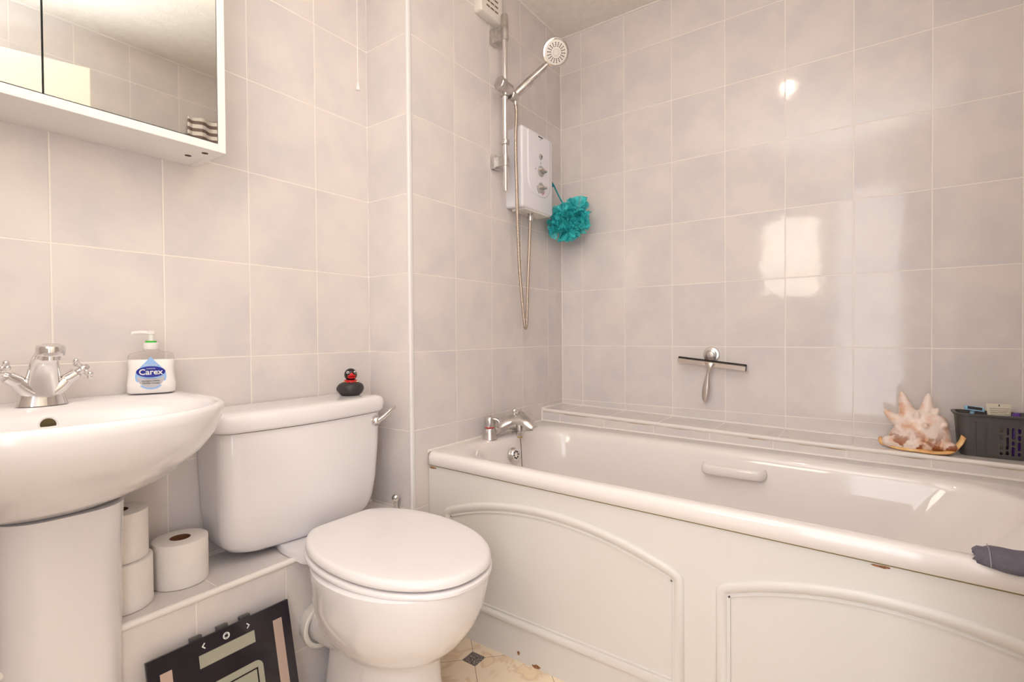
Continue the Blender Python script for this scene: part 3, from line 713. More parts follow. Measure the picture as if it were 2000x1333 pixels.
# overflow cover and chain on the tap end
bm = B(); oc = Vector((.106, -.538, .487)); on = Vector((1, 0, .12)).normalized()
lathe(bm, oc-on*.006, on, [(.026,0),(.0265,.004),(.0245,.008),(.0235,.013),(.0215,.0155),(.0190,.0155),(.0001,.0150)], 32)
ovo = link('overflow_cover', bm, M['chrome'], ba, angle=30)
bm = B()
a = Vector((0,1,0)); b_ = on.cross(a)
for k in range(8):
    d = a*math.cos(k*PI/4)+b_*math.sin(k*PI/4); cyl(bm, oc+on*.0085+d*.0125, oc+on*.0098+d*.0125, .0038, n=12)
link('overflow_slots', bm, M['dark'], ovo)
adopt(ba)
# caulk at the bath edge
def rimz(x): return .549-BT*x
bm = B(); tube(bm, [(x, -.1815, rimz(x)+.002) for x in (.002, .4, .8, 1.2, XR)], .0045, n=8, smoothn=0); struct('trim_16', bm, M['caulk'])
bm = B(); tube(bm, [(.001, y, .549) for y in (-.864, -.5, -.18)], .005, n=8, smoothn=0); struct('trim_17', bm, M['caulk'])

# bath shower mixer tap
bt = empty('bath_tap', 'chrome bath mixer tap on the end rim of the bath', 'tap', (.045, -.50, .549))
bm = B(); tzc = .549; y1, y2 = -.600, -.420
for y in (y1, y2): lathe(bm, (.045, y, tzc-.001), (0,0,1), [(.027,0),(.0265,.003),(.0235,.020),(.0205,.036),(.0175,.040)], 28)
tube(bm, [(.047, y1+.01, tzc+.020), (.050, -.56, tzc+.028), (.055, -.51, tzc+.036), (.050, -.46, tzc+.028), (.047, y2-.01, tzc+.020)], lambda t: (.0165, .0150), n=18)
tube(bm, [(.042, -.575, tzc+.020), (.052, -.548, tzc+.036), (.078, -.520, tzc+.056), (.110, -.508, tzc+.062), (.140, -.505, tzc+.053), (.160, -.504, tzc+.038), (.166, -.504, tzc+.032)],
     lambda t: (.0175-.003*t if t < .97 else .009, .021+.008*math.sin(PI*min(1, t*1.1))-.002*t if t < .97 else .012), n=24, ref=(0,0,1))
link('tap_body', bm, M['satin'], bt, angle=60)
bm = B(); cyl(bm, (.150, -.504, tzc+.040), (.151, -.504, tzc+.024), .0125, n=20); link('spout_outlet', bm, M['grey'], bt)
for y, c in ((y1, M['red']), (y2, mat('blue_band', (.02,.1,.6), .4))):
    bm = B(); lathe(bm, (.045, y, tzc+.0395), (0,0,1), [(.0178,0),(.0180,.0015),(.0178,.003)], 24); link('temperature_band', bm, c, bt)
    bm = B(); lathe(bm, (.045, y, tzc+.0425), (0,0,1), [(.0182,0),(.0190,.004),(.0195,.018),(.0185,.028),(.0140,.036),(.0065,.0395),(.0001,.0400)], 28)
    tube(bm, [(.045, y, tzc+.062), (.060, y+(.008 if y == y1 else -.008), tzc+.071), (.076, y+(.013 if y == y1 else -.013), tzc+.066), (.082, y+(.014 if y == y1 else -.014), tzc+.057)], lambda t: (.0085-.004*t, .0125-.003*t), n=14, ref=(0,0,1))
    link('tap_lever', bm, M['satin'], bt, angle=60)
bm = B(); lathe(bm, (.088, -.508, tzc+.075), (0,0,1), [(.006,0),(.0045,.004),(.0045,.008)], 16); ball(bm, (.088, -.508, tzc+.0905), .0100, 18)
link('diverter_knob', bm, M['chrome'], bt, angle=60)
bm = B(); lathe(bm, (.112, -.512, tzc+.052), (.05,0,-1), [(.0125,0),(.0125,.030),(.0135,.031),(.0135,.046),(.012,.050)], 20)
link('hose_outlet', bm, M['satin'], bt, angle=30)
bm = B(); lathe(bm, (.1145, -.512, tzc+.002), (.05,0,-1), [(.0095,0),(.0095,.006),(.006,.0065)], 20)
link('outlet_collar', bm, mat('brass', (.55,.38,.16), .35, 1), bt, angle=30)
adopt(bt)
ch = empty('plug_chain', 'thin dark plug chain hanging below the bath tap', 'chain', (.118, -.512, .545))
bm = B(); tube(bm, [(.116, -.512, tzc-.003), (.119, -.511, .50), (.121, -.510, .44)], .0014, n=8); link('chain', bm, mat('dark_steel', (.20,.15,.13), .4, .8), ch); adopt(ch)

# ------------------------------------------------------------------ shower
rx, ry = .052, -.502
sh = empty('shower_riser_rail', 'chrome shower riser rail with slider on the tiled end wall', 'shower rail', (0, ry, 1.45))
bm = B(); cyl(bm, (rx, ry, 1.447), (rx, ry, 2.085), .0105, n=28); link('rail', bm, M['chrome'], sh, angle=40)
bm = B(); lathe(bm, (rx, ry, 2.005), (0,0,1), [(.0108,0),(.0135,.001),(.0135,.082),(.011,.087)], 28); link('rail_end_sleeve', bm, M['satin'], sh, angle=40)
for z in (2.022, 1.562):
    bm = B(); box(bm, .0, .018, ry-.024, ry+.012, z-.030, z+.022); box(bm, .012, rx+.004, ry-.012, ry+.008, z-.022, z+.014); box(bm, .0005, .0015, ry-.0248, ry-.006, z-.02, z+.0)
    lathe(bm, (rx, ry, z-.024), (0,0,1), [(.0108,0),(.0138,.001),(.0138,.040),(.0108,.041)], 24)
    link('wall_bracket', bm, M['satin'], sh, smooth=True, angle=30, bevel=.003)
bm = B(); lathe(bm, (rx, ry, 1.616), (0,0,1), [(.0108,0),(.0150,.002),(.0160,.010),(.0140,.018),(.0108,.020)], 24); link('stop_ring', bm, M['satin'], sh, angle=30)
# slider: knob on the -y side, holder on the +y side
bm = B(); SZ = 1.815
lathe(bm, (rx+.004, ry-.045, SZ+.012), (.12,1,-.14), [(.0001,0),(.0215,0),(.0240,.003),(.0240,.024),(.0205,.028),(.0205,.060),(.017,.066)], 28)
lathe(bm, (rx, ry, SZ-.022), (0,0,1), [(.0108,0),(.0165,.002),(.0165,.042),(.0108,.044)], 24)
lathe(bm, (rx+.012, ry+.016, SZ-.010), (.25,1,-.12), [(.018,0),(.020,.003),(.020,.028),(.018,.032),(.0001,.032)], 24)
link('slider', bm, M['satin'], sh, angle=30)
adopt(sh)

H0 = Vector((.075, -.470, 1.805)); H1 = Vector((.185, -.392, 1.930)); hd = (H1-H0).normalized()
sp_ = empty('hand_shower', 'chrome hand shower with round white spray plate held in the slider', 'shower head', H0)
bm = B(); tube(bm, [H0-hd*.012, H0+hd*.02, H0+hd*.07, H0+hd*.11, H1-hd*.022], lambda t: (.0130+.0030*math.sin(t*PI)-.0005*t, .0110+.0025*math.sin(t*PI)), n=20)
link('handle', bm, M['satin'], sp_, angle=60)
bm = B(); tube(bm, [H0+hd*.015+Vector((.010,-.008,-.003)), H0+hd*.06+Vector((.0115,-.0095,-.003)), H0+hd*.115+Vector((.010,-.008,-.003))], lambda t: .0045*math.sin(PI*min(max(t,.04),.96)), n=10)
link('handle_inlay', bm, M['chrome'], sp_, angle=60)
fn = Vector((.60, -.62, -.50)).normalized(); hc = H1 + Vector((.010, -.004, .016)) + hd*.014 
bm = B(); lathe(bm, hc-fn*.024, fn, [(.0001,-.008),(.018,-.006),(.036,.001),(.0465,.010),(.0495,.019),(.0485,.026),(.0425,.0278)], 40)
link('head_shell', bm, M['chrome'], sp_, angle=50)
bm = B(); lathe(bm, hc+fn*.0015, fn, [(.0415,0),(.0415,.0022),(.0395,.003),(.0001,.0034)], 40); sprp = link('spray_plate', bm, M['offwhite'], sp_, angle=40)
bm = B(); a = fn.cross(Vector((0,0,1))).normalized(); b_ = fn.cross(a)
for k in range(18):
    t = 2*PI*k/18; d = a*math.cos(t)+b_*math.sin(t)
    for r_ in (.021, .0265, .032): 
        p = hc+fn*.0043+d*r_; cyl(bm, p, p+fn*.0012, .0024, .0018, 8)
for k in range(14):
    t = 2*PI*k/14; d = a*math.cos(t)+b_*math.sin(t); p = hc+fn*.0046+d*.011; cyl(bm, p, p+fn*.0010, .0010, .0008, 8)
link('nozzles', bm, M['basket'], sprp)
adopt(sp_)

# electric shower unit
SU = empty('electric_shower', 'white electric shower unit with two grey dials on the end wall', 'shower unit', (.04, -.33, 1.40))
uy0, uy1, uz0, uz1, ux = -.434, -.210, 1.402, 1.712, .078
bm = B(); pts = rrect(uy0, uy1, uz0, uz1, .010, 0)
def ur(x, i): return [Vector((x, p.x, p.y)) for p in rrect(uy0+i, uy1-i, uz0+i, uz1-i, max(.003, .010-i*.3), 0)]
loft(bm, [ur(.0,.006), ur(.004,.004), ur(.062,.001), ur(.072,0), ur(.078,.003), ur(.080,.008)])
link('casing', bm, M['white'], SU, angle=50)
# raised spoon-shaped face
bm = B(); pts = rrect(uy0+.035, uy1-.022, uz0+.060, uz1-.004, [.012,.012,.06,.06], 0, 12)
loft(bm, [[Vector((.0795, p.x, p.y)) for p in pts], [Vector((.0835, (p.x+.322)*.97-.322, (p.y-1.565)*.97+1.565)) for p in pts], [Vector((.0845, (p.x+.322)*.9-.322, (p.y-1.565)*.93+1.565)) for p in pts]])
link('front_relief', bm, M['white'], SU, angle=70)
uc = -.310
def dial(z, r, ang):
    bm = B(); lathe(bm, (.083, uc, z), (1,0,0), [(r,0),(r,.004),(r*.9,.006),(.0001,.0065)], 32)
    d = link('dial', bm, M['grey'], SU, angle=30)
    bm = B(); q = Vector((0, math.cos(ang), math.sin(ang))); 
    e = Vector((0, -math.sin(ang), math.cos(ang)))
    rings = []
    for x, s in ((.088,1),(.103,.85),(.106,.6)):
        c = Vector((x, uc, z)); rings.append([c+q*(r*.95*s)*u_+e*(.006*s)*v_ for u_, v_ in ((-1,-.6),(-.6,-1),(.6,-1),(1,-.6),(1.15,0),(1,.6),(.6,1),(-.6,1),(-1,.6))])
    loft(bm, rings); link('dial_grip', bm, M['steelbr'], d, angle=40)
dial(1.563, .021, -.15); dial(1.497, .021, .0)
bm = B(); lathe(bm, (.0835, uc, 1.620), (1,0,0), [(.0115,0),(.0115,.003),(.009,.004),(.008,.0035),(.0075,.006),(.0001,.0065)], 28); link('power_button', bm, M['grey'], SU, angle=30)
bm = B(); lathe(bm, (.088, uc, 1.620), (1,0,0), [(.0035,0),(.0035,.0025),(.0001,.003)], 16); link('button_symbol', bm, M['basket'], SU)
bm = B()
for k in range(6): box(bm, .0845, .0852, uc-.017+k*.0056, uc-.0120+k*.0056, 1.6935, 1.6985)
link('printed_name', bm, M['basket'], SU, smooth=False)
for a in ((uc-.006, uc+.004, 1.6865, 1.688), (uc-.001, uc+.001, 1.590, 1.598), (uc-.040, uc-.036, 1.562, 1.566)):
    bm = B(); box(bm, .0845, .0851, *a); link('printed_mark', bm, M['basket'], SU, smooth=False)
def arcband(a0, a1, r0, r1, m):
    bm = B(); K = 10
    rs = [[Vector((x, uc+r*math.cos(a0+(a1-a0)*k/K), 1.497+r*math.sin(a0+(a1-a0)*k/K))) for x, r in ((.0840,r0),(.0840,r1),(.0852,r1),(.0852,r0))] for k in range(K+1)]
    loft(bm, rs); return link('temperature_arc', bm, m, SU)
arcband(PI*.95, PI*1.35, .0255, .0275, M['basket']); arcband(-PI*.38, -PI*.12, .0255, .0280, M['red'])
bm = B(); box(bm, .010, .074, uy0+.03, uy1-.02, uz0-.004, uz0+.004); link('underside_grille', bm, M['offwhite'], SU, smooth=False, bevel=.001)
bm = B(); lathe(bm, (.045, -.326, uz0+.002), (0,0,-1), [(.014,0),(.014,.004),(.0105,.005),(.0105,.016),(.012,.017),(.012,.034),(.009,.036)], 20); link('hose_inlet', bm, M['satin'], SU, angle=30)
adopt(SU)

# shower hose
ho = empty('shower_hose', 'coiled chrome shower hose looping down below the electric shower', 'shower hose', (.05, -.42, .95))
hp = [(.070, -.462, 1.790), (.075, -.462, 1.74), (.078, -.472, 1.66), (.080, -.475, 1.56), (.078, -.468, 1.45), (.070, -.452, 1.33), (.058, -.425, 1.18), (.048, -.395, 1.06), (.042, -.372, .975), (.040, -.361, .945), (.040, -.352, .958), (.041, -.349, 1.02), (.042, -.344, 1.12), (.044, -.336, 1.25), (.045, -.330, 1.37)]
bm = B(); pp = catmull(hp, 60)
def hr(t): return .0066 + .0006*math.sin(t*len(pp)*PI*.5*1.0)
rings = []; prev = Vector((1,0,0))
Ls = [0]
for i in range(1, len(pp)): Ls.append(Ls[-1]+(pp[i]-pp[i-1]).length)
tot = Ls[-1]; NS = 1000; j = 0; cen = []
for k in range(NS+1):
    s = tot*k/NS
    while j < len(Ls)-2 and Ls[j+1] < s: j += 1
    f = (s-Ls[j])/max(1e-9, Ls[j+1]-Ls[j]); cen.append(pp[j].lerp(pp[j+1], min(1, f)))
for k, p in enumerate(cen):
    d = (cen[min(k+1, NS)]-cen[max(k-1, 0)]).normalized(); a = (prev-d*prev.dot(d)).normalized(); prev = a; b_ = d.cross(a)
    r = .0068 if k % 4 in (0, 1) else .0059
    rings.append([p+a*(r*math.cos(t))+b_*(r*math.sin(t)) for t in [2*PI*q/12 for q in range(12)]])
loft(bm, rings); link('hose', bm, M['hosem'], ho, angle=80)
bm = B(); dd = (Vector(hp[1])-Vector(hp[0])).normalized(); lathe(bm, Vector(hp[0])-dd*.004, dd, [(.0085,0),(.0088,.003),(.0080,.022),(.0070,.024)], 18); link('hose_nut', bm, M['satin'], ho, angle=40)
adopt(ho)

# wall fan heater / vent at the ceiling
vt = empty('wall_vent', 'white slotted extractor vent high on the end wall', 'vent', (0, -.54, 2.07))
bm = B(); vy0, vy1, vz0, vz1 = -.612, -.488, 2.064, 2.216
def vr(x, i): return [Vector((x, p.x, p.y)) for p in rrect(vy0+i, vy1-i, vz0+i, vz1-i, .008, 0)]
loft(bm, [vr(0,.001), vr(.004,0), vr(.028,0), vr(.032,.003)]); link('vent_cover', bm, M['offwhite'], vt, angle=40)
bm = B()
for k in range(6):
    for q in range(3):
        z = vz0+.030+k*.019; y = vy0+.030+q*.024
        loft(bm, [[Vector((x, y+a, z+b_+a*.0)) for a, b_ in ((0,0),(.019,0),(.019,.0055),(0,.0055))] for x in (.0315, .0328)])
link('vent_slots', bm, M['brown'], vt, smooth=False)
adopt(vt)

# loofah puff on a cord
lf = empty('bath_puff', 'turquoise mesh bath puff hanging in the corner by the shower', 'bath puff', (.095, -.098, 1.41))
M['mesh'] = mat('turquoise_mesh', (.03, .44, .48), .5, alpha=.80, sss=0)
n_ = N(M['mesh'], 'ShaderNodeTexNoise'); n_.inputs['Scale'].default_value = 90; tcn = N(M['mesh'], 'ShaderNodeTexCoord'); L(M['mesh'], tcn.outputs['Object'], n_.inputs['Vector'])
rm = N(M['mesh'], 'ShaderNodeValToRGB'); rm.color_ramp.elements[0].color = (.01, .40, .44, 1); rm.color_ramp.elements[1].color = (.10, .80, .82, 1); rm.color_ramp.elements[0].position = .3; rm.color_ramp.elements[1].position = .7
L(M['mesh'], n_.outputs['Fac'], rm.inputs['Fac']); L(M['mesh'], rm.outputs['Color'], bsdf(M['mesh']).inputs['Base Color'])
bm = B(); rnd = random.Random(5)
lobes = [(Vector((-.030,-.004,-.020)), .050), (Vector((.030,.004,.026)), .054), (Vector((.0,-.010,-.038)), .046), (Vector((-.022,.0,.022)), .042), (Vector((.040,.0,-.008)), .044), (Vector((0,0,0)), .052)]
for k in range(150):
    cen, Rb = lobes[k % 6]
    d = Vector((rnd.gauss(0,1), rnd.gauss(0,.8)-.35, rnd.gauss(0,1))).normalized()
    a = d.orthogonal().normalized(); a = (Matrix.Rotation(rnd.uniform(0, 2*PI), 3, d) @ a); b_ = d.cross(a)
    Rr = Rb*rnd.uniform(.80, 1.08); wd = rnd.uniform(.020, .036); ph = rnd.uniform(0, 6); fr_ = rnd.uniform(1.0, 2.0); amp = rnd.uniform(.005, .010)
    nu, nv = 16, 5; grid = []
    for u in range(nu):
        tt = u/(nu-1)*2-1; row = []
        for v in range(nv):
            q = v/(nv-1); rad_ = .008+(Rr-.008)*q
            off = a*(tt*wd*(.2+.8*q)) + b_*(math.sin(tt*fr_*PI+ph)*amp*q + .010*q*q*tt)
            p = cen + d*(rad_*(1-.22*tt*tt)) + off
            p.y = min(p.y, .080); p.x = max(p.x, -.074)
            row.append(bm.verts.new(p))
        grid.append(row)
    for u in range(nu-1):
        for v in range(nv-1): bm.faces.new((grid[u][v], grid[u+1][v], grid[u+1][v+1], grid[u][v+1]))
lo = link('mesh_ruffles', bm, M['mesh'], lf, angle=180)
bm = B(); tube(bm, [(-.010,-.010,.040), (-.032,-.016,.085), (-.050,-.020,.125), (-.062,-.024,.143)], lambda t: .0024, n=8); tube(bm, [(-.052,-.020,.118), (-.060,-.022,.140), (-.066,-.020,.150), (-.070,-.016,.148), (-.060,-.016,.130)], .0035, n=8)
link('hanging_cord', bm, mat('teal_cord', (.01,.30,.33), .7), lf)
lf.location = (.100, -.108, 1.405); lf.scale = (1.28, 1.2, 1.25)
bm = B(); hk = empty('hook', 'small chrome hook beside the shower unit holding the bath puff', 'hook', (0, -.12, 1.55))
bm = B(); lathe(bm, (0,-.118,1.562), (1,0,0), [(.012,0),(.011,.003),(.004,.004),(.004,.024)], 16); ball(bm, (.028,-.118,1.562), .006, 12); link('hook_body', bm, M['chrome'], hk); adopt(hk)

# squeegee on its suction hook
sq = empty('squeegee', 'chrome window squeegee hanging on the tiled back wall', 'squeegee', (.655, -.03, .80))
ca, sa = math.cos(math.radians(-6.0)), math.sin(math.radians(-6.0))
def sqp(u, v, y): return Vector((.658+u*ca-v*sa, y, .802+u*sa+v*ca))
bm = B()
loft(bm, [[sqp(u, v, y) for v, y in ((-.011,-.030),(-.009,-.040),(.006,-.040),(.009,-.034),(.009,-.026),(-.011,-.026))] for u in (-.123, .123)]); link('blade_holder', bm, M['steelbr'], sq, angle=25)
bm = B(); loft(bm, [[sqp(u, v, y) for v, y in ((.007,-.0335),(.007,-.0305),(.0145,-.0300),(.0145,-.0330))] for u in (-.122, .1245)]); loft(bm, [[sqp(u, v, y) for v, y in ((-.010,-.041),(-.010,-.025),(.012,-.025),(.010,-.041))] for u in (.123, .1255)]); link('rubber_blade', bm, M['black_gloss'], sq, smooth=False)
bm = B(); HK = [(0,.0185),(.12,.0140),(.3,.0070),(.42,.0062),(.55,.0095),(.72,.0138),(.86,.0132),(.95,.0090),(1,.002)]
def hw_(t):
    for (a, va), (b, vb) in zip(HK[:-1], HK[1:]):
        if t <= b: return va+(vb-va)*(t-a)/(b-a)
    return HK[-1][1]
tube(bm, [sqp(0,.004,-.042), sqp(0,-.012,-.044), sqp(-.003,-.035,-.043), sqp(-.005,-.072,-.040), sqp(-.0060,-.11,-.038), sqp(-.0065,-.147,-.037)],
     lambda t: (min(.0075, .0035+hw_(t)*.3) if t < .97 else .0015, hw_(t)), n=16, ref=(0,1,0))
link('handle', bm, M['steelbr'], sq, angle=60)
adopt(sq)
sk = empty('suction_hook', 'round chrome suction hook above the squeegee', 'hook', (.652, 0, .832))
bm = B(); lathe(bm, (.653, 0, .836), (0,-1,0), [(.0300,0),(.0300,.003),(.0285,.005),(.021,.0055),(.0195,.0065),(.0125,.009),(.0125,.016),(.0135,.018),(.0120,.022),(.0001,.0235)], 32)
tube(bm, [(.657,-.018,.830),(.664,-.026,.822),(.668,-.034,.818),(.668,-.040,.824)], .0025, n=8)
link('hook_body', bm, M['satin'], sk, angle=30); adopt(sk)

# light pull cord
pc = empty('pull_cord', 'white ceiling pull cord with small bell shaped end above the toilet', 'pull cord', (-.148, -1.0, 1.67))
bm = B(); cyl(bm, (-.148, -1.003, 1.705), (-.148, -1.003, ZC), .0011, n=8); link('cord', bm, M['trim'], pc)
bm = B(); lathe(bm, (-.148, -1.003, 1.680), (0,0,1), [(.0035,.0015),(.0060,0),(.0065,.001),(.0058,.010),(.0040,.018),(.0018,.026)], 18); link('cord_pull', bm, M['trim'], pc)
adopt(pc)

# ------------------------------------------------------------------ things on the back ledge
# conch shell
cs = empty('conch_shell', 'large spiny conch shell with orange lip lying on the back ledge', 'shell', (1.265, -.108, lz(1.27)))
M['shell'] = mat('shell', (.85, .66, .55), .32)
ms = M['shell']; tcs = N(ms, 'ShaderNodeTexCoord'); sps = N(ms, 'ShaderNodeSeparateXYZ'); L(ms, tcs.outputs['Object'], sps.inputs[0])
nz = N(ms, 'ShaderNodeTexNoise'); nz.inputs['Scale'].default_value = 26; nz.inputs['Detail'].default_value = 4; L(ms, tcs.outputs['Object'], nz.inputs['Vector'])
r1 = N(ms, 'ShaderNodeValToRGB'); r1.color_ramp.elements[0].color = (.86, .72, .64, 1); r1.color_ramp.elements[1].color = (.72, .40, .24, 1); r1.color_ramp.elements[0].position = .50; r1.color_ramp.elements[1].position = .68; L(ms, nz.outputs['Fac'], r1.inputs['Fac'])
nb = N(ms, 'ShaderNodeTexNoise'); nb.inputs['Scale'].default_value = 34; nb.inputs['Detail'].default_value = 2; mp = N(ms, 'ShaderNodeMapping'); mp.inputs['Scale'].default_value = (1, 1, .8); L(ms, tcs.outputs['Object'], mp.inputs[0]); L(ms, mp.outputs[0], nb.inputs['Vector'])
r2 = N(ms, 'ShaderNodeValToRGB'); r2.color_ramp.elements[0].position = .53; r2.color_ramp.elements[1].position = .58; L(ms, nb.outputs['Fac'], r2.inputs['Fac'])
r3 = N(ms, 'ShaderNodeMapRange'); r3.inputs[1].default_value = .072; r3.inputs[2].default_value = .018; L(ms, sps.outputs[2], r3.inputs[0])
mu = N(ms, 'ShaderNodeMath', operation='MULTIPLY'); L(ms, r2.outputs[0], mu.inputs[0]); L(ms, r3.outputs[0], mu.inputs[1])
mxs = N(ms, 'ShaderNodeMix', data_type='RGBA'); L(ms, mu.outputs[0], mxs.inputs[0]); L(ms, r1.outputs[0], mxs.inputs[6]); mxs.inputs[7].default_value = (.30, .085, .02, 1); L(ms, mxs.outputs[2], bsdf(ms).inputs['Base Color'])
bm = B(); nu, nv = 56, 26; verts = []
spikes = [(-.064,.000,.075,.5,1.0)]
SPK = [((-.040, .0, .100), (-.030,.0,.068), .030, .016), ((.030,.0,.102), (.034,.0,.060), .034, .017), ((-.082,.0,.088), (-.058,.0,.055), .026, .014), ((.052,.010,.068), (.040,.0,.055), .012, .012), ((.070,-.01,.045),(.055,-.01,.04),.010,.012), ((.046,-.028,.075),(.036,-.01,.055),.010,.012)]
def shell_r(u, v):
    # base blob: long axis x, half-dome sitting on the ledge, whorled ridges
    th = PI*u; ph = v
    return 0
def sp3(x): return x
rows = []
for i in range(nv+1):
    v = i/nv*PI*.5*.98  # 0 = rim at ledge, pi/2 = apex
    row = []
    for j in range(nu):
        u = 2*PI*j/nu
        ex = .074*math.cos(u)*max(0, math.cos(v))**.75; ey = .050*math.sin(u)*max(0, math.cos(v))**.75; ez = .112*max(0, math.sin(v))**.9
        # taller toward centre-left, whorl ridges spiralling
        rdg = .0022*math.sin(u*2+v*9)+.0012*noise.noise(Vector((ex, ey, ez))*60)
        p = Vector((ex, ey, ez+.004)); nrm_ = Vector((math.cos(u)*math.cos(v), math.sin(u)*math.cos(v), math.sin(v)+.1)).normalized()
        row.append(p+nrm_*rdg + Vector((.010*(ez/.08), .0, 0)))
    rows.append(row)
loft(bm, rows, True, True)
def spike(tip, base, ln, r):
    tip, base = Vector(tip), Vector(base)
    mid = base.lerp(tip, .5)+Vector((0,-.001,-.003))
    tube(bm, [base-(tip-base)*.35, base, mid, tip], lambda t: r*max(0.0, 1-t)**1.1*1.05+.0062*min(1, (1-t)*8+.35), n=14)
for t_, b0, ln, r in (((-.040,-.002,.172),(-.022,0,.095),0,.031), ((.024,.0,.170),(.018,0,.095),0,.031), ((-.082,.0,.112),(-.040,0,.075),0,.026), ((.046,-.012,.128),(.026,-.006,.090),0,.018), ((.066,-.020,.088),(.040,-.014,.070),0,.018), ((-.002,-.030,.115),(.0,-.012,.085),0,.020), ((.020,-.046,.085),(.01,-.02,.06),0,.020), ((-.05,-.03,.075),(-.03,-.015,.05),0,.024)):
    spike(t_, b0, ln, r)
for k in range(9): ball(bm, (-.068+k*.0175, -.036+.0022*abs(k-4), .020+.003*math.sin(k*2)), .017, 12)
shb = link('shell_body', bm, ms, cs, angle=180, subsurf=0)
rmd = shb.modifiers.new('Remesh', 'REMESH'); rmd.mode = 'VOXEL'; rmd.voxel_size = .0024; rmd.use_smooth_shade = True
smd = shb.modifiers.new('Smooth', 'SMOOTH'); smd.factor = .5; smd.iterations = 5
# lip: wavy flange with upturned right end
M['lip'] = mottled(mat('shell_lip', (.9,.55,.2), .3), (.88, .58, .26), (.72, .34, .12), 40, .4, .7)
bm = B(); lp = [(-.098,.012,.018,.010),(-.092,-.012,.010,.012),(-.065,-.036,.004,.012),(-.03,-.050,.003,.013),(.01,-.057,.0025,.014),(.045,-.056,.003,.015),(.072,-.046,.006,.016),(.088,-.030,.016,.014),(.100,-.018,.034,.011),(.106,-.010,.048,.008)]
c1 = catmull([p[:3] for p in lp], 8); inner = catmull([(p[0]*.90, p[1]*.80+.0, p[2]+.007+.002*math.sin(i*2.1)) for i, p in enumerate(lp)], 8)
rs = []
for i, (p, q) in enumerate(zip(c1, inner)):
    t = i/(len(c1)-1); wv_ = .0016*math.sin(t*34)
    o_ = p+Vector((0, wv_*1.4, 0))
    rs.append([o_+Vector((0,0,-.0012)), o_+Vector((0,-.0012,.0010)), o_.lerp(q,.25)+Vector((0,0,.0035)), q+Vector((0,0,.002)), q+Vector((0,0,-.004)), o_.lerp(q,.4)+Vector((0,0,-.002))])
loft(bm, rs); link('shell_lip', bm, M['lip'], cs, angle=180)
cs.rotation_euler = (0, 0, math.radians(-6))

# grey plastic basket
BX, BYc, BZ = 1.430, -.080, lz(1.44)
bk = empty('storage_basket', 'dark grey plastic basket with slotted sides on the ledge end', 'basket', (BX, BYc, BZ))
bm = B(); hx0, hy0 = .076, .044
def kr(s, z, e=0): return rrect(-hx0*s-e, hx0*s+e, -hy0*s-e, hy0*s+e, .020*s+e, z, 6)
loft(bm, [kr(.90,0), kr(.94,.004), kr(1.00,.05), kr(1.06,.115), kr(1.06,.115,.006), kr(1.07,.120,.006), kr(1.07,.120,-.0025), kr(1.05,.110,-.0025), kr(.98,.05,-.0025), kr(.92,.0055,-.003)])
kb = link('basket_body', bm, M['basket'], bk, angle=40)
cbm = B()
def slot(cx, z0, z1, w_=.0062, side=-1):
    pts = [(cx+w_/2*math.cos(a), z1-w_/2+w_/2*math.sin(a)) for a in [PI*k/6 for k in range(7)]] + [(cx+w_/2*math.cos(a), z0+w_/2+w_/2*math.sin(a)) for a in [PI+PI*k/6 for k in range(7)]]
    loft(cbm, [[Vector((x, y, z)) for x, z in pts] for y in (side*.070, side*.030)])
for c_ in range(5):
    cx = .012+c_*.0118
    segs = [(.012,.022),(.026,.050),(.054,.068),(.073,.088)] if c_ % 3 == 0 else [(.012,.024),(.028,.062),(.067,.088)] if c_ % 3 == 1 else [(.010,.036),(.040,.052),(.057,.088)]
    for z0, z1 in segs: slot(cx, z0, z1)
    for z0, z1 in segs: slot(cx-.02, z0, z1, side=1)
cut(kb, cbm)
kb.data.materials.clear(); kb.data.materials.append(M['basket'])
bm = B()
for k in range(2): loft(bm, [[Vector((-.043+k*.022+a, -hy0*s-.0006+b_, z)) for a, b_ in ((0,.0),(.001,-.0012),(.003,-.0012),(.004,.0))] for z, s in ((.004,.94),(.05,1.0),(.099,1.06))])
link('basket_rib', bm, M['basket'], bk)
# objects inside, all standing in the basket
z0 = BZ+.007
def inb(name, label, cat, loc): return empty(name, label, cat, loc)
t = inb('razor', 'light blue disposable razor head poking out of the grey basket', 'razor', (BX-.040, BYc-.004, z0))
bm = B(); tube(bm, [(0,0,0), (-.004,.0,.05), (-.006,0,.09), (-.002,0,.118)], lambda q: .0055, n=12); link('razor_handle', bm, mat('pale_blue_plastic', (.28,.48,.62), .35), t)
bm = B(); loft(bm, [[Vector((u, y, .118+z-u*.10)) for y, z in ((-.010,0),(-.008,.009),(.004,.012),(.009,.006),(.006,0))] for u in (-.020, .022)]); hdz = link('razor_head', bm, mat('sky_blue_plastic', (.25,.50,.68), .3), t, angle=25, bevel=.0015)
bm = B(); loft(bm, [[Vector((u, y, .1215+z-u*.10)) for y, z in ((-.0095,.000),(-.0085,.0075),(-.0075,.0075),(-.0085,0))] for u in (-.014, .017)]); link('razor_blades', bm, M['dark'], hdz, smooth=False)
t = inb('small_bottle', 'small red white and blue capped bottle in the basket beside the razor', 'bottle', (BX-.052, BYc-.024, z0))
bm = B(); lathe(bm, (0,0,0), (0,0,1), [(.009,0),(.0105,.002),(.0105,.080),(.009,.084)], 20); link('bottle_body', bm, mat('navy_print', (.02,.03,.22), .3), t, angle=40)
bm = B(); lathe(bm, (0,0,.084), (0,0,1), [(.0092,0),(.0095,.020),(.008,.022),(.0001,.022)], 20); link('bottle_cap', bm, mat('pink_white_plastic', (.80,.60,.62), .3), t, angle=40)
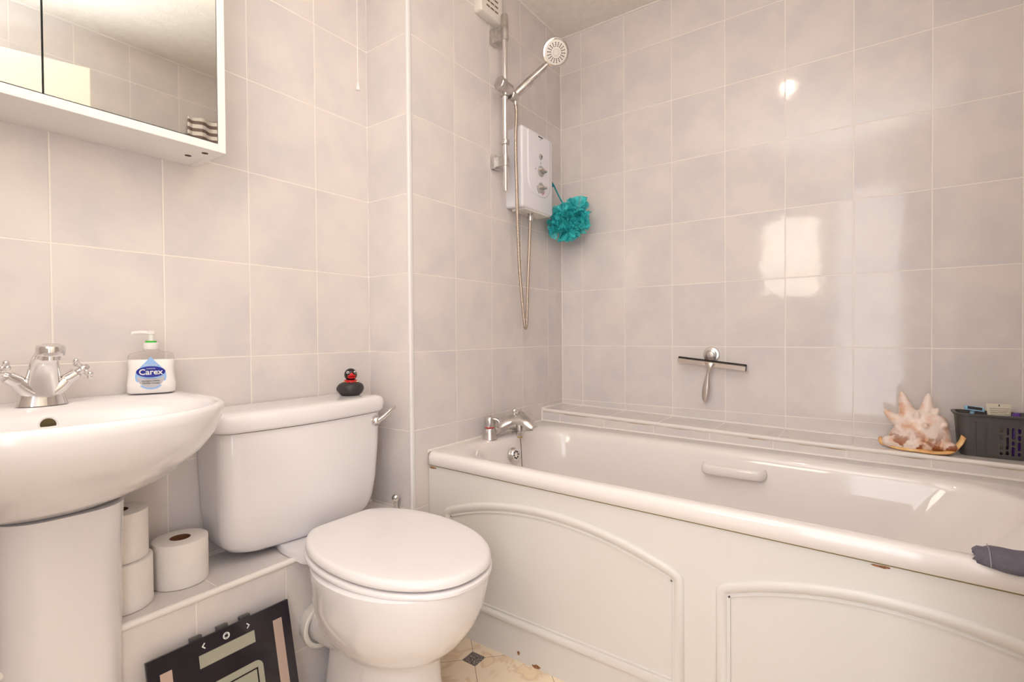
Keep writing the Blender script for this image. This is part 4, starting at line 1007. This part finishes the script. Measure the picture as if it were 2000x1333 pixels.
bm = B(); lathe(bm, (0,0,.074), (0,0,1), [(.0107,0),(.0107,.008)], 20, cap=False); link('bottle_band', bm, M['red'], t)
t = inb('soap_case', 'translucent grey flat case lying tilted on top of the basket', 'case', (BX+.012, BYc-.014, z0+.086))
M['smoke'] = mat('smoky_plastic', (.42,.38,.35), .15, coat=.3)
bm = B(); loft(bm, [rrect(-.058,.050,-.018,.018,.006,0), rrect(-.060,.052,-.020,.020,.007,.003), rrect(-.060,.052,-.020,.020,.007,.009), rrect(-.056,.048,-.016,.016,.006,.012)]); link('case_body', bm, M['smoke'], t, angle=40)
bm = B(); box(bm, .0, .050, -.0208, -.0195, .0035, .0085); link('case_label', bm, M['basket'], t, smooth=False)
t.rotation_euler = (0, math.radians(9), math.radians(-14))
t = inb('cream_tube', 'cream squeezy tube standing upside down at the back of the basket', 'tube', (BX+.018, BYc+.024, z0))
bm = B(); rings = []
for z, hw, hd in ((0,.012,.012),(.018,.012,.012),(.019,.018,.015),(.06,.021,.011),(.10,.0245,.006),(.126,.0275,.0016),(.137,.028,.0012)):
    rings.append([Vector((hw*sgnp(math.cos(a), .8), hd*math.sin(a), z)) for a in [2*PI*k/28 for k in range(28)]])
loft(bm, rings); link('tube_body', bm, mat('cream_tube_plastic', (.80,.74,.60), .35), t, angle=50)
bm = B()
for k in range(9):
    z = .123-k*.0052; wdt = .021-k*.0004; yy = -.0022-k*.0009
    box(bm, -wdt, wdt-.002*(k % 3), yy-.0006, yy, z, z+.0011)
link('printed_lines', bm, mat('tan_print', (.42,.36,.27), .6), t, smooth=False)
bm = B(); box(bm, -.001, .001, -.0022, -.0013, .130, .135); link('crimp_mark', bm, M['dark'], t, smooth=False)
t.rotation_euler = (math.radians(-2), 0, math.radians(8))
t = inb('purple_bottle', 'purple plastic bottle at the right end of the basket', 'bottle', (BX+.044, BYc-.006, z0))
bm = B(); loft(bm, [rrect(-.012,.014,-.022,.022,.008,0), rrect(-.013,.015,-.024,.024,.010,.01), rrect(-.013,.015,-.024,.024,.010,.075), rrect(-.009,.014,-.014,.014,.007,.100), rrect(-.002,.010,-.008,.008,.004,.118)]); link('bottle_body', bm, mat('purple_plastic', (.09,.02,.26), .3), t, angle=50)
t = inb('amber_bottle', 'amber bottle with a yellow label showing through the basket slots', 'bottle', (BX-.004, BYc-.022, z0))
bm = B(); lathe(bm, (0,0,0), (0,0,1), [(.010,0),(.012,.002),(.012,.058),(.006,.068),(.006,.074)], 20); link('bottle_body', bm, mat('amber_plastic', (.25,.09,.02), .2), t, angle=40)
bm = B(); lathe(bm, (0,0,.020), (0,0,1), [(.0122,0),(.0122,.014)], 20, cap=False); link('bottle_label', bm, mat('yellow_label', (.70,.50,.06), .5), t)
bm = B(); lathe(bm, (0,0,.040), (0,0,1), [(.0122,0),(.0122,.008)], 20, cap=False); link('bottle_band', bm, M['offwhite'], t)

# ------------------------------------------------------------------ grey cloth over the front rim, striped towel
cl = empty('grey_cloth', 'folded grey blue cloth lying over the front rim of the bath', 'cloth', (1.40, -.845, rimz(1.4)))
M['cloth'] = mottled(mat('grey_cloth', (.14,.13,.17), .9), (.14,.13,.165), (.165,.155,.195), 60, bump=.6, bscale=500)
bm = B(); rs = []
for i in range(15):
    x = 1.303+i*.0155; ang = 0; zt = rimz(x)
    wv_ = .0012*math.sin(i*1.7)
    e = .6 if i == 0 else .92 if i == 1 else 1
    prf = [(-.838,.003),(-.860,.0025),(-.872,-.002),(-.8765,-.008),(-.8805,-.005),(-.880,.004),(-.872,.014),(-.858,.020),(-.836,.021),(-.824,.016),(-.820,.008),(-.826,.003)]
    rs.append([Vector((x+(.004*math.sin(k*1.3) if i == 0 else 0), -.852+(y+.852)*e, zt+.001+(z*e)+wv_)) for k, (y, z) in enumerate(prf)])
loft(bm, rs); link('cloth_fold', bm, M['cloth'], cl, angle=70)
bm = B(); rs = []
for i in range(6):
    x = 1.297+i*.0062; zt = rimz(x); prf = [(-.835,.004),(-.858,.0045),(-.868,.000),(-.871,.004),(-.866,.012),(-.852,.0165),(-.836,.016),(-.829,.010)]
    e = .75 if i == 0 else 1
    rs.append([Vector((x+(.003*math.sin(k*2.1) if i == 0 else 0), -.85+(y+.85)*e, zt+.001+z*e)) for k, (y, z) in enumerate(prf)])
loft(bm, rs); link('inner_fold', bm, M['cloth'], cl, angle=70)
bm = B(); tube(bm, [(1.316, -.8806, rimz(1.316)-.003), (1.316, -.8798, rimz(1.316)+.006), (1.316, -.871, rimz(1.316)+.0165), (1.316, -.858, rimz(1.316)+.0222), (1.316, -.838, rimz(1.316)+.0232)], .0008, n=6); link('hem_stitch', bm, mat('pale_thread', (.35,.33,.36), .9), cl)
adopt(cl)

tw = empty('striped_towel', 'white and brown striped towel hanging on the right hand wall', 'towel', (1.49, -.74, 1.2))
M['stripe'] = mat('striped_towel', (.8,.75,.7), .95)
mt = M['stripe']; tct = N(mt, 'ShaderNodeTexCoord'); wvt = N(mt, 'ShaderNodeTexWave'); wvt.bands_direction = 'Z'; wvt.inputs['Scale'].default_value = 9; L(mt, tct.outputs['Object'], wvt.inputs['Vector'])
rt = N(mt, 'ShaderNodeValToRGB'); rt.color_ramp.interpolation = 'CONSTANT'; rt.color_ramp.elements[0].color = (.85,.80,.76,1); rt.color_ramp.elements[1].color = (.22,.15,.14,1); rt.color_ramp.elements[1].position = .55
L(mt, wvt.outputs['Fac'], rt.inputs['Fac']); L(mt, rt.outputs['Color'], bsdf(mt).inputs['Base Color'])
bm = B(); g = []
for i in range(30):
    row = []
    for k in range(24):
        y = -.905+.34*i/29; z = 1.25+.76*k/23
        row.append(bm.verts.new((1.475+.012*math.sin(i*.9)+.004*math.sin(k*.7), y, z-.03*abs(i/29-.6))))
    g.append(row)
for i in range(29):
    for k in range(23): bm.faces.new((g[i][k], g[i+1][k], g[i+1][k+1], g[i][k+1]))
link('towel', bm, mt, tw, solid=.008)
bm = B(); cyl(bm, (1.50, -.74, 1.985), (XR, -.74, 1.985), .008); ball(bm, (1.498, -.74, 1.985), .012, 14); link('towel_peg', bm, M['chrome'], tw)
adopt(tw)
